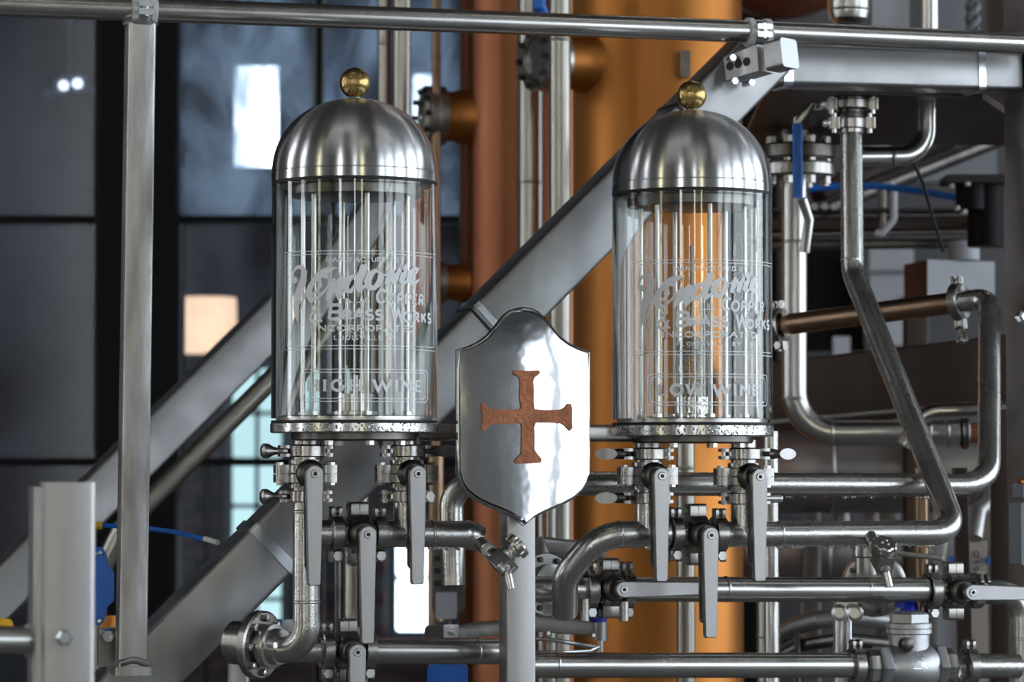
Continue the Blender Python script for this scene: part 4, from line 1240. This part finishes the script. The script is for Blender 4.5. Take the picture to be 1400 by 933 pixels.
MB().lathe(P(52, 876, YG + 0.018), Vector((-1, 0, 0)), [(0.019, 0), (0.019, 0.010), (0.015, 0.013)], 6).build('nut', 'steel', t)
b = MB(); b.tube([P(-10, 860, 3.3), P(3, 852, 3.3), P(10, 853, 3.3), P(13, 866, 3.32)], 0.006, 10)
tag(b.build('yellow_cap', 'yellow_plastic'), 'yellow plug end peeping out beside the grey bracket', 'plug')

# blue cable and blue plate by the left post
t = thing('signal_cable', 'thin blue cable with yellow end running to the stringer', 'cable', P(210, 730, 4.38))
MB().tube([P(138, 719, 4.40), P(180, 720, 4.40), P(235, 727, 4.38), P(282, 738, 4.36)], 0.0036, 10).build('sheath', 'blue_plastic', t)
MB().tube([P(122, 719, 4.40), P(140, 719, 4.40)], 0.0058, 12).build('end_cap', 'yellow_plastic', t)
MB().tube([P(280, 737, 4.36), P(298, 742, 4.34)], 0.0042, 12).build('heat_shrink', 'white_plastic', t)
c = P(137, 803, 4.34)
t = thing('valve_plate', 'flat blue pointed plate hanging beside the square post', 'plate', c - Z * 0.06)
pts = [(-0.013, 0.048), (-0.008, 0.058), (0.002, 0.058), (0.008, 0.050), (0.012, 0.030), (0.020, 0.022), (0.020, -0.020), (0.010, -0.030), (0.006, -0.050), (0, -0.056), (-0.010, -0.056), (-0.016, -0.048), (-0.018, 0.0)]
MB().plate(c, X, Z, pts, Yv * 0.004).build('plate', 'blue_plastic', t)
for q in (P(137, 757, 4.335), P(136, 850, 4.335)):
    MB().lathe(q, -Yv, [(0.0035, -0.004), (0.0035, 0.001), (0.002, 0.0015)], 12).build('rivet', 'steel', t)
MB().tube([P(137, 757, 4.333), P(128, 758, 4.32), P(120, 761, 4.33)], 0.0013, 8).build('wire', 'zinc', t)
t = thing('stringer_bracket', 'small steel angle plate with a hex nut at the foot of the square post', 'bracket', PR(148, 895, 4.36))
MB().rbox(PR(147, 885, 4.38), (U, Z, N), (0.014, 0.028, 0.004), 0.002).build('plate', 'steel_beam', t)
MB().lathe(PR(147, 870, 4.36), N, [(0.010, -0.012), (0.010, 0.004), (0.0085, 0.007), (0.005, 0.007), (0.005, 0.004)], 6).build('nut', 'zinc', t)
b = MB(); b.cyl(P(148, 842, 4.75), P(150, 933, 4.75), 0.016)
tag(b.build('copper_stub', 'copper'), 'short copper tube behind the foot of the square post', 'pipe')

# ------------------------------------------------------------------ lower centre clutter
t = thing('flat_handle', 'flat steel strip handle lying behind the shield post', 'handle', P(640, 862, 4.45))
MB().tube([P(612, 862, 4.45), P(640, 854, 4.46), P(690, 850, 4.47)], 0.002, 8).build('edge_rod', 'steel', t)
MB().bar(P(628, 866, 4.46), P(700, 858, 4.48), 0.020, 0.004, -Yv, 0.001).build('strip', 'steel_clamp', t)
MB().rbox(P(617, 864, 4.44), (X, Z, Yv), (0.011, 0.011, 0.008), 0.002).build('end_block', 'zinc', t)
MB().lathe(P(617, 864, 4.43), -Yv, [(0.006, 0), (0.006, 0.004), (0.003, 0.005)], 6).build('screw', 'steel', t)
t = thing('cross_strut', 'flat steel strut with a rod end between the shield post and the orange column', 'strut', P(780, 862, 4.5))
MB().bar(P(716, 852, 4.5), P(818, 860, 4.5), 0.024, 0.006, -Yv, 0.002).build('strip', 'steel_beam', t)
MB().cyl(P(821, 850, 4.49), P(821, 876, 4.49), 0.010, 20).build('sleeve', 'steel_beam', t)
MB().cyl(P(821, 874, 4.49), P(821, 897, 4.49), 0.004, 12).build('rod', 'steel', t)
for q in (P(750, 866, 4.49), P(812, 869, 4.485)):
    MB().lathe(q, -Yv, [(0.0035, 0), (0.003, 0.004)], 10).build('rivet', 'zinc', t)
b = MB(); b.tube([P(716, 872, 4.48), P(760, 876, 4.46), P(795, 882, 4.45), P(818, 886, 4.45), P(805, 891, 4.43), P(770, 893, 4.40), P(716, 892, 4.40)], 0.0032, 10)
tag(b.build('wire_hoop', 'zinc'), 'bent steel wire hoop lying above the lowest pipe', 'hoop')
t = thing('drain_valve', 'dark blue drain knob under the lever valve beside the shield post', 'valve', P(815, 850, 4.3))
MB().lathe(P(818, 851, 4.30), Z, [(0.012, 0), (0.0125, 0.010), (0.008, 0.014), (0.007, 0.026)], 20).build('knob', 'blue_knob', t)
MB().rbox(P(806, 831, 4.30), (X, Z, Yv), (0.013, 0.006, 0.006), 0.003).build('arm', 'blue_knob', t)
for k, (px_, y0_, y1_) in enumerate(((799, 818, 850), (853, 822, 850))):
    b = MB(); b.cyl(P(px_, y0_, 4.24), P(px_, y1_, 4.24), 0.0068, 16, 0.001)
    tag(b.build('clamp_bolt', 'steel_clamp'), ('long clamp bolt hanging beside the dark blue drain knob' if k == 0 else 'long clamp bolt hanging under the horizontal lever'), 'bolt')
# flange behind the post on the swinging pipe
q = P(748, 800, 4.30)
t = thing('pipe_flange', 'drilled round flange with clamp behind the shield post', 'flange', q - Z * 0.05)
fd = Vector((0.55, -0.8, 0.1)).normalized()
MB().lathe(q, fd, [(0.030, -0.012), (0.046, -0.011), (0.047, 0), (0.045, 0.002), (0.030, 0.002), (0.029, 0.014), (0.0245, 0.015)], 40).build('ring', 'steel', t)
e1, e2 = perp(fd)
for i in range(8):
    MB().lathe(q + (e1 * math.cos(i * 0.785 + .3) + e2 * math.sin(i * 0.785 + .3)) * 0.038 + fd * 0.001, fd, [(0.0045, 0), (0.0045, 0.004), (0.003, 0.005)], 6).build('bolt', 'steel_dark', t)
MB().lathe(P(737, 766, 4.36), Z, [(0.017, -0.025), (0.017, -0.003), (0.020, 0.0), (0.010, 0.026), (0.005, 0.034)], 28).build('cone_cap', 'steel', t)
MB().bar(P(716, 745, 4.42), P(826, 757, 4.46), 0.030, 0.012, -Yv).build('back_plate', 'steel_clamp', t)
b = MB(); b.rbox(P(612, 925, 4.4), (X, Z, Yv), (0.030, 0.018, 0.012), 0.008)
tag(b.build('blue_sleeve', 'blue_plastic'), 'blue rubber sleeve under the lowest high wine pipe', 'sleeve')
t = thing('pump_block', 'dark machined block with a window behind the high wine tap', 'machine', P(620, 860, 5.5))
MB().rbox(P(613, 780, 5.5), (X, Z, Yv), (0.030, 0.075, 0.03), 0.006).build('body', 'steel_dark', t)
for k in range(5):
    MB().rbox(P(613, 730 + 17 * k, 5.46), (X, Z, Yv), (0.026, 0.005, 0.006), 0.002).build('rib', 'black_rubber', t)
MB().rbox(P(610, 828, 5.45), (X, Z, Yv), (0.019, 0.024, 0.02), 0.003).build('window', 'white_panel', t)
MB().bar(P(605, 850, 5.52), Vector((P(605, 850, 5.52).x, 5.52, 0)), 0.03, 0.03, -Yv).build('leg', 'steel_dark', t)
MB().rbox(P(596, 870, 5.3), (X, Z, Yv), (0.020, 0.018, 0.03), 0.004).build('foot', 'steel_dark', t)

# ------------------------------------------------------------------ machinery on the right
ZL = PR(1200, 121, 4.40).z          # underside of the landing
upt = 5.25
t = thing('down_pipe', 'wide steel pipe coming down and turning right below the brown beam', 'pipe', P(1200, 610, upt))
rw = 17.5 / F * upt
MB().tube(fillet([P(1086, 235, upt), P(1086, 592, upt), P(1310, 592, upt)], 0.072, 12), rw, 32).build('tube', 'steel', t)
for (p_, d_) in ((P(1086, 331, upt), Z), (P(1086, 545, upt), Z), (P(1136, 592, upt), X), (P(1262, 592, upt), X)):
    MB().lathe(p_, d_, [(rw, -0.003), (rw + 0.0012, -0.001), (rw + 0.0012, 0.001), (rw, 0.003)], 32).build('weld_seam', 'steel', t)
for (x0, x1, r_) in ((1270, 1292, 1.10), (1294, 1312, 1.16), (1314, 1324, 1.3)):
    MB().cyl(P(x0, 592, upt), P(x1, 592, upt), rw * r_, 32, 0.003).build('coupling', 'steel' if x0 < 1310 else 'steel_dark', t)
MB().cyl(P(1325, 592, upt), P(1345, 592, upt), rw * 0.8, 24).build('red_bushing', 'rust_brown', t)
t = thing('bolted_flange', 'pair of thick bolted flanges on the wide down pipe', 'flange', P(1091, 248, upt))
for (y0, y1, r_) in ((198, 219, 51), (223, 243, 51)):
    MB().cyl(P(1091, y1, upt), P(1091, y0, upt), r_ / F * upt, 48, 0.004).build('flange_disc', 'steel_dark' if y0 < 200 else 'steel_clamp', t)
MB().cyl(P(1091, 223.5, upt), P(1091, 218.5, upt), 0.058, 40).build('gasket', 'black_rubber', t)
for i in range(8):
    a_ = i * math.pi / 4 + 0.35
    o_ = P(1091, 221, upt) + Vector((math.cos(a_), math.sin(a_), 0)) * 0.052
    MB().lathe(o_ - Z * 0.042, Z, [(0.009, 0), (0.009, 0.084)], 6).build('bolt', 'steel_clamp', t)
MB().cyl(P(1085, 198, upt), Vector((P(1085, 198, upt).x, upt, ZL - 0.001)), 0.027, 28).build('neck', 'steel_dark', t)
MB().lathe(P(1085, 172, upt), Z, [(0.027, -0.003), (0.030, 0), (0.027, 0.003)], 28).build('neck_band', 'steel_clamp', t)
MB().tube([P(1097, 272, upt - 0.06), P(1106, 300, upt - 0.05), P(1100, 345, upt - 0.04)], 0.009, 12).build('vent_tube', 'steel', t)
# lever ball valve with blue grip
Yb = 4.86
t = thing('lever_handle', 'steel lever with long blue plastic grip hanging under the landing beam', 'lever', P(1090, 272, Yb))
pts = [P(1118, 131, Yb), P(1103, 150, Yb), P(1091, 161, Yb), P(1090, 180, Yb)]
MB().bar(pts[0], pts[1] + (pts[1] - pts[0]) * .2, 0.007, 0.014, -Yv, 0.002).build('link', 'steel', t)
MB().bar(pts[1], pts[2] + Vector((0, 0, -.006)), 0.011, 0.012, -Yv, 0.002).build('link', 'steel', t)
MB().bar(P(1090, 160, Yb), P(1090, 185, Yb), 0.012, 0.006, -Yv, 0.002).build('shank', 'steel', t)
MB().bar(P(1090, 169, Yb), P(1091, 271, Yb), 0.0165, 0.013, -Yv, 0.0062, 5).build('grip', 'blue_plastic', t)
MB().rbox(P(1108, 129, Yb), (X, Yv, Z), (0.013, 0.01, 0.003), 0.001).build('stop', 'steel', t)
MB().cyl(P(1118, 125, Yb), P(1118, 150, Yb), 0.008, 12).build('stem', 'steel_clamp', t)
# clamped head of the slanting pipe
t = thing('pipe_union', 'double clamped union on top of the slanting pipe under the beam', 'union', P(1164, 182, 4.78))
o_ = P(1164, 182, 4.78)
zt1 = ZL - 0.001 - o_.z
MB().lathe(o_, Z, [(0.022, 0), (0.022, 0.006), (0.026, 0.008), (0.026, 0.022), (0.023, 0.024), (0.021, 0.036), (0.028, 0.038), (0.030, 0.040), (0.030, 0.052), (0.026, 0.055), (0.026, zt1)], 40).build('body', 'steel_clamp', t)
for (zz_, rr_, ang) in ((0.015, 0.030, 0.3), (0.046, 0.034, -0.2)):
    for s in (-1, 1):
        q = o_ + Z * zz_ + Vector((math.cos(ang) * s, -0.35, 0)) * rr_
        MB().rbox(q, (X, Yv, Z), (0.009, 0.008, 0.009), 0.003).build('lug', 'steel_clamp', t)
        MB().cyl(q - Z * 0.016, q + Z * 0.016, 0.0042, 10).build('bolt', 'steel', t)
    MB().lathe(o_ + Z * zz_ + Vector((-rr_ - 0.012, -0.012, 0)), -Yv, [(0.0065, -0.006), (0.0065, 0.006), (0.004, 0.007)], 10).build('nut', 'steel', t)
# branch to the right turning up
pipe([P(1170, 215, 4.79), P(1266, 214, 4.82), Vector((P(1266, 150, 4.83).x, 4.83, ZL - 0.001))], 0.055, 'branch pipe from the slanting pipe turning up under the beam', 'steel_tube', r=0.0165,
     seams=[(P(1223, 215, 4.80), X), (P(1266, 152, 4.83), Z)])
# brown box beam, cabinet, ducts
b = MB(); b.bar(P(1035, 546, 5.75), P(1420, 503, 5.55), 0.135, 0.12, -Yv, 0.006)
tag(b.build('brown_beam', 'brown_paint'), 'dark brown painted box beam sloping behind the slanting pipe', 'beam')
b = MB(); b.bar(P(1060, 577, 5.7), P(1420, 545, 5.55), 0.010, 0.10, -Yv, 0.003)
tag(b.build('angle_strip', 'steel_beam'), 'light steel strip along the underside of the brown beam', 'strip')
pipe([P(1235, 610, 5.1), P(1262, 563, 5.1), P(1440, 558, 5.1)], 0.05, 'small bent conduit beside the slanting pipe under the brown beam', 'steel_tube', r=0.0135)
Yc = 6.2
pa, pb = P(1268, 415, Yc), P(1360, 356, Yc)
t = thing('control_box', 'pale control box with a rust brown side above the returning pipe', 'cabinet', (pa + pb) / 2 - Z * 0.05)
MB().prism([pa, P(1360, 415, Yc + 0.05), P(1360, 358, Yc + 0.05), P(1268, 355, Yc)], Yv * 0.02).build('front_panel', 'white_panel', t)
MB().prism([P(1236, 417, Yc + 0.12), pa, P(1268, 355, Yc), P(1236, 362, Yc + 0.12)], Yv * 0.02 + X * 0.002).build('side_panel', 'rust_brown', t)
MB().rbox(P(1312, 386, Yc + 0.09), (X, Z, Yv), (0.060, 0.040, 0.035), 0.003).build('body', 'rust_brown', t)
MB().cyl(P(1318, 356, Yc + 0.04), P(1318, 330, Yc + 0.04), 0.033, 24).build('gland', 'white_panel', t)
b = MB(); b.bar(P(1252, 418, 6.265), P(1252, 900, 6.265), 0.050, 0.05, -Yv)
tag(b.build('cabinet_leg', 'brown_paint'), 'dark upright leg below the control box', 'post')
t = thing('wall_cabinet', 'tall light grey cabinet on the wall behind the slanting pipe', 'cabinet', P(1210, 474, 8.6))
pa, pb = P(1184, 474, 8.6), P(1243, 338, 8.6)
MB().rbox((pa + pb) / 2, (X, Z, Yv), ((pb.x - pa.x) / 2, (pb.z - pa.z) / 2, 0.1), 0.01).build('body', 'white_panel', t)
MB().bar(P(1184, 372, 8.49), P(1243, 372, 8.49), 0.012, 0.012, -Yv).build('seam_bar', 'grey_panel', t)
MB().rbox(P(1236, 420, 8.49), (X, Z, Yv), (0.006, 0.03, 0.01), 0.002).build('door_handle', 'steel_dark', t)
MB().bar(P(1213, 474, 8.6), Vector((P(1213, 474, 8.6).x, 8.6, 0)), 0.06, 0.06, -Yv).build('leg', 'steel_dark', t)
b = MB(); pa = P(1150, 476, 8.4); b.rbox(pa, (X, Z, Yv), (0.024, 0.032, 0.02), 0.003)
tag(b.build('wall_tag', 'white_panel'), 'small white notice box between the down pipe and slanting pipe', 'box')
# dark door-like panels on the wall
b = MB(); pa, pb = P(1104, 480, 8.7), P(1180, 330, 8.7)
b.rbox((pa + pb) / 2, (X, Z, Yv), ((pb.x - pa.x) / 2, (pb.z - pa.z) / 2, 0.05), 0.006)
tag(b.build('wall_recess_panel', 'black_paint'), 'black panel on the grey wall behind the down pipe', 'panel')
# horizontal channel rack
t = thing('pipe_rack', 'dark horizontal rack with light flanges and a pipe shoe', 'rack', P(1200, 330, 6.4))
MB().bar(P(1045, 308, 6.4), P(1340, 306, 6.4), 0.030, 0.05, -Yv).build('web', 'brown_paint', t)
MB().bar(P(1045, 323, 6.36), P(1340, 318, 6.36), 0.007, 0.07, -Yv).build('flange', 'steel', t)
MB().bar(P(1045, 290, 6.36), P(1340, 288, 6.36), 0.009, 0.07, -Yv).build('flange', 'steel_dark', t)
MB().bar(P(1045, 335, 6.42), P(1340, 333, 6.42), 0.020, 0.05, -Yv).build('lower_web', 'steel_dark', t)
for px_ in (1112, 1126, 1139):
    MB().lathe(P(px_, 284, 6.33), -Yv, [(0.009, 0), (0.009, 0.02), (0.006, 0.024)], 12).build('bolt', 'steel', t)
MB().tube(fillet([P(1217, 250, 6.3), P(1222, 262, 6.3), P(1222, 300, 6.3), P(1205, 321, 6.3), P(1196, 318, 6.3)], 0.02), 0.008, 12).build('pipe_shoe', 'white_panel', t)
MB().bar(P(1206, 250, 6.35), P(1206, 318, 6.35), 0.016, 0.02, -Yv).build('hanger', 'steel_dark', t)
# sloping dark ducts high on the wall
for k, (x0, y0, x1, y1, r_, m_, lb_) in enumerate(((1120, 272, 1400, 130, 0.034, 'brown_paint', 'dark brown sloping duct behind the branch pipe'),
                                                  (1090, 300, 1400, 176, 0.020, 'steel_dark', 'slim dark sloping pipe under the brown duct'))):
    b = MB(); b.cyl(P(x0, y0, 6.7 - 0.1 * k), P(x1, y1, 6.9 - 0.1 * k), r_, 28)
    tag(b.build('sloping_duct', m_), lb_, 'duct')
pa, pb = P(1190, 250, 8.5), P(1360, 180, 8.5)
b = MB(); b.rbox((pa + pb) / 2, (X, Z, Yv), ((pb.x - pa.x) / 2, (pb.z - pa.z) / 2, 0.04), 0.01)
tag(b.build('wall_panel_grey', 'grey_panel'), 'plain grey panel on the wall under the brown duct', 'panel')
t = thing('black_actuator', 'black flanged actuator beside the corner post', 'actuator', P(1330, 330, 5.9))
MB().rbox(P(1335, 247, 5.9), (X, Z, Yv), (0.068, 0.008, 0.05), 0.004).build('flange_plate', 'black_rubber', t)
MB().cyl(P(1327, 287, 5.9), P(1327, 250, 5.9), 0.030, 24).build('body', 'black_paint', t)
MB().cyl(P(1347, 338, 5.92), P(1347, 250, 5.92), 0.036, 24).build('cylinder', 'black_paint', t)
MB().bar(P(1335, 305, 5.93), P(1335, 305, 6.38), 0.02, 0.02, X).build('mount', 'steel_dark', t)
for q in (P(1300, 255, 5.85), P(1322, 252, 5.85), P(1308, 285, 5.86), P(1318, 290, 5.86)):
    MB().lathe(q, -Yv, [(0.006, 0), (0.006, 0.01), (0.003, 0.012)], 6).build('bolt', 'steel', t)
b = MB(); b.tube([P(1105, 258, 6.2), P(1160, 253, 6.2), P(1215, 256, 6.15), P(1260, 262, 6.1), P(1322, 273, 5.9)], 0.0075, 10)
tag(b.build('blue_hose', 'blue_plastic'), 'blue air hose running to the black actuator', 'hose')
b = MB(); b.tube([P(1250, 225, 4.82), P(1262, 250, 4.83), P(1276, 300, 4.85), P(1290, 345, 4.85)], 0.003, 8)
tag(b.build('black_cable', 'black_rubber'), 'thin black cable hanging below the branch pipe', 'cable')
# big horizontal vessels low on the right
for (yy, rr_, Yk, lb_) in ((640, 0.098, 6.4, 'grey horizontal steel vessel below the wide down pipe elbow'), (755, 0.071, 6.64, 'slimmer grey horizontal vessel behind the lever pipes')):
    a_, b_ = P(1032, yy, Yk), P(1420, yy, Yk)
    t = thing('steel_vessel', lb_, 'tank', a_ - Z * rr_)
    L_ = (b_ - a_).length
    MB().lathe(a_, X, [(0.01, -0.05), (rr_ * 0.6, -0.035), (rr_ * 0.92, -0.012), (rr_, 0.012), (rr_, L_), (rr_ * 0.5, L_ + 0.05)], 48).build('shell', 'tank_grey', t)
    MB().lathe(a_ + X * 0.16, X, [(rr_, -0.004), (rr_ + 0.002, 0), (rr_, 0.004)], 48).build('weld_band', 'tank_grey', t)
    for k in (0.12, 0.5):
        MB().bar(a_ + X * k - Z * rr_ * 0.9, Vector((a_.x + k, a_.y, 0)), 0.04, 0.04, -Yv).build('leg', 'steel_dark', t)
for k, (px_, lb_) in enumerate(((1152, 'short pale nozzle pair standing on the slimmer vessel'), (1192, 'cream pipe stub standing on the slimmer vessel'))):
    b = MB(); b.cyl(P(px_, 745, 6.60), P(px_, 683, 6.60), 0.019 if k == 0 else 0.016, 20)
    tag(b.build('vessel_nozzle', 'tank_grey' if k == 0 else 'beige_plate'), lb_, 'nozzle')
LF = 1
t = thing('lens_fitting', 'round drilled fitting with collar behind the low wine sampling tap', 'fitting', P(1195, 830, 4.55))
q = P(1195, 800, 4.6)
MB().lathe(q, -Yv, [(0.046, -0.01), (0.050, -0.008), (0.050, 0.004), (0.046, 0.006), (0.032, 0.006), (0.032, 0.016), (0.026, 0.017), (0.024, 0.008)], 40).build('ring', 'steel_clamp', t)
for i in range(8):
    a_ = i * math.pi / 4 + .2
    MB().lathe(q + X * math.cos(a_) * 0.041 + Z * math.sin(a_) * 0.041 - Yv * 0.006, -Yv, [(0.0048, 0), (0.0048, 0.003), (0.0025, 0.004)], 8).build('bolt', 'steel_dark', t)
MB().bar(P(1190, 815, 4.62), P(1152, 822, 4.515), 0.016, 0.012, -Yv).build('arm', 'steel_clamp', t)
MB().lathe(P(1185, 768, 4.6), Z, [(0.020, -0.02), (0.020, 0.006), (0.023, 0.008), (0.023, 0.026), (0.018, 0.034)], 28).build('collar', 'steel_clamp', t)
t = thing('angle_rod', 'thin bent flat bar behind the low wine sampling tap', 'bar', P(1262, 760, 4.75))
MB().bar(P(1228, 757, 4.75), P(1291, 764, 4.72), 0.009, 0.006, -Yv, 0.002).build('arm', 'steel', t)
MB().bar(P(1289, 767, 4.72), P(1295, 730, 4.72), 0.007, 0.006, -Yv, 0.002).build('arm', 'steel_clamp', t)
MB().bar(P(1290, 731, 4.72), P(1309, 730, 4.72), 0.005, 0.006, -Yv, 0.002).build('arm', 'steel_clamp', t)
t = thing('hinge_clamp', 'upright clamp with two eyelets under the horizontal lever pipe', 'clamp', P(1158, 933, 4.45))
MB().cyl(P(1152, 960, 4.5), P(1152, 800, 4.5), 0.014, 20).build('pipe', 'steel', t)
for px_ in (1147, 1168):
    MB().lathe(P(px_, 838, 4.46), -Yv, [(0.0125, 0), (0.0125, 0.014), (0.0085, 0.015), (0.0075, 0.006)], 24).build('eyelet', 'steel', t)
MB().rbox(P(1157, 822, 4.48), (X, Z, Yv), (0.016, 0.012, 0.008), 0.004).build('bridge', 'steel', t)
MB().cyl(P(1161, 930, 4.45), P(1161, 845, 4.45), 0.0035, 10).build('rod', 'zinc', t)
t = thing('curved_band', 'curved grey band of a vessel manway behind the upright clamp', 'band', P(1120, 880, 5.3))
MB().tube([P(1062, 872, 5.3), P(1090, 856, 5.25), P(1120, 848, 5.2), P(1160, 844, 5.2), P(1230, 850, 5.25)], 0.016, 14).build('rim', 'tank_grey', t)
MB().tube([P(1062, 900, 5.3), P(1100, 882, 5.25), P(1150, 874, 5.2), P(1230, 882, 5.25)], 0.012, 14).build('lower_rim', 'steel_dark', t)
for px_ in (1090, 1215):
    MB().bar(P(px_, 862, 5.24), Vector((P(px_, 862, 5.24).x, 5.24, 0)), 0.012, 0.012, -Yv).build('leg', 'steel_dark', t)
t = thing('drain_cock', 'dark blue knob behind the cap of the check valve', 'knob', P(1243, 846, 4.45))
MB().lathe(P(1243, 848, 4.45), Z, [(0.014, 0), (0.0145, 0.012), (0.012, 0.022), (0.008, 0.028)], 20).build('grip', 'blue_knob', t)
MB().rbox(P(1236, 826, 4.45), (X, Z, Yv), (0.014, 0.006, 0.008), 0.003).build('arm', 'blue_knob', t)
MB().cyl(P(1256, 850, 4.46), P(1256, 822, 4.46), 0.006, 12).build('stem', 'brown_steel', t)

b = MB(); b.bar(P(1312, 640, 4.95), P(1322, 1000, 4.95), 0.022, 0.03, -Yv, 0.002)
tag(b.build('brown_stanchion', 'brown_paint'), 'narrow dark brown leg leaning beside the lever valve', 'post')
b = MB(); b.bar(P(1370, 560, 5.0), P(1370, 1000, 5.0), 0.036, 0.03, -Yv, 0.002)
tag(b.build('brown_upright', 'brown_paint'), 'wide dark brown upright next to the corner post', 'post')
t = thing('beige_board', 'beige board hand-lettered SID between the two brown uprights', 'board', P(1340, 860, 5.35))
pa, pb = P(1322, 960, 5.35), P(1349, 740, 5.35)
MB().rbox((pa + pb) / 2, (X, Z, Yv), ((pb.x - pa.x) / 2, (pb.z - pa.z) / 2, 0.008), 0.001, 1).build('panel', 'beige_plate', t)
fl = Flat(); fl.text('SID', 0, 30, 0, 7.5, 1.5, gap=0.42)
o_ = P(1331, 783, 5.335)
kk = 5.34 / F
ib = MB(); ib.add([o_ + Z * (x_ * kk) - X * ((6.5 - y_) * kk) + X * 6.5 * kk - Yv * 0.0 for x_, y_ in fl.v], fl.f)
ib.build('handwriting', 'ink', t)
MB().cyl(P(1352, 772, 5.33), P(1352, 762, 5.33), 0.006, 12).build('blue_cap', 'blue_plastic', t)
b = MB(); b.tube([P(1330, 736, 5.3), P(1335, 700, 5.32), P(1348, 690, 5.35), P(1348, 640, 5.4)], 0.018, 16)
tag(b.build('grey_elbow', 'tank_grey'), 'grey pipe elbow above the beige board', 'pipe')
b = MB(); b.rbox(P(1298, 800, 5.4), (X, Z, Yv), (0.026, 0.14, 0.02), 0.004)
tag(b.build('pale_cover', 'white_panel'), 'pale blue-grey cover plate behind the bent flat bar', 'cover')
b = MB(); b.rbox(P(1301, 768, 5.36), (X, Z, Yv), (0.005, 0.009, 0.003), 0.001)
tag(b.build('blue_sticker', 'blue_plastic'), 'small blue sticker on the pale cover plate', 'sticker')
t = thing('junction_box', 'grey junction box in front of the corner post', 'box', PR(1402, 782, 4.22))
MB().rbox(PR(1404, 730, 4.22), (U, Z, N), (0.020, 0.048, 0.02), 0.004).build('body', 'grey_panel', t)
MB().rbox(PR(1406, 672, 4.22), (U, Z, N), (0.018, 0.012, 0.018), 0.004).build('lid', 'grey_panel', t)
MB().cyl(PR(1394, 660, 4.22), PR(1410, 656, 4.22), 0.006, 12).build('copper_fitting', 'copper', t)
# tank feet and tubes above the rail on the right
for (x0, x1, y1, Y_, m_, lb_, nm) in ((1132, 1189, 32, 5.4, 'steel', 'steel cylinder foot with rounded bottom above the rail', 'hanging_vessel'),):
    a_ = P((x0 + x1) / 2, y1, Y_); r_ = (x1 - x0) / 2 / F * Y_
    t = thing(nm, lb_, 'vessel', a_)
    MB().lathe(a_, Z, [(r_ * 0.6, 0), (r_ * 0.9, 0.008), (r_, 0.022), (r_, 0.6)], 40).build('shell', m_, t)
    MB().lathe(a_ + Z * 0.024, Z, [(r_, -0.002), (r_ + 0.0012, 0), (r_, 0.002)], 40).build('weld_band', m_, t)
b = MB(); pa = P(1216, 20, 6.0); b.rbox(pa, (X, Z, Yv), (0.038, 0.2, 0.02), 0.004)
tag(b.build('side_panel_pale', 'white_panel'), 'pale upright panel between the vessel foot and the bright tube', 'panel')
upright(1268, 24, 5.5, 'steel_tube', 'bright upright tube above the rail near the corner post', y1=60)
b = MB(); pa = P(1300, 15, 6.1); b.rbox(pa, (X, Z, Yv), (0.030, 0.2, 0.02), 0.004)
tag(b.build('side_panel_grey', 'grey_panel'), 'dull grey upright panel beside the bright tube', 'panel')
b = MB()
for s_ in (0, math.pi):
    b.tube([P(1330, 60 - 5 * k, 5.9) + Vector((0.010 * math.cos(k * 0.9 + s_), 0.010 * math.sin(k * 0.9 + s_), 0)) for k in range(22)], 0.0075, 10)
tag(b.build('twisted_cable', 'grey_panel'), 'grey twisted cable pair hanging above the rail', 'cable')
b = MB(); pa = P(1365, 10, 5.2); b.rbox(pa, (X, Z, Yv), (0.020, 0.2, 0.02), 0.003)
tag(b.build('post_extension', 'brown_paint'), 'dark brown strip above the rail beside the corner post', 'post')
b = MB(); o_ = P(1070, -55, 6.0); b.ball(o_, 0.16, 36, 20, (1, 1, 0.75))
tag(b.build('copper_kettle', 'copper_red'), 'dark rounded copper kettle bottom above the rail', 'kettle')
MB().rbox(P(936, 89, cB.y - rB * 0.95), (X, Z, Yv), (0.010, 0.026, 0.02), 0.002).build('lug', 'steel_dark', colB)
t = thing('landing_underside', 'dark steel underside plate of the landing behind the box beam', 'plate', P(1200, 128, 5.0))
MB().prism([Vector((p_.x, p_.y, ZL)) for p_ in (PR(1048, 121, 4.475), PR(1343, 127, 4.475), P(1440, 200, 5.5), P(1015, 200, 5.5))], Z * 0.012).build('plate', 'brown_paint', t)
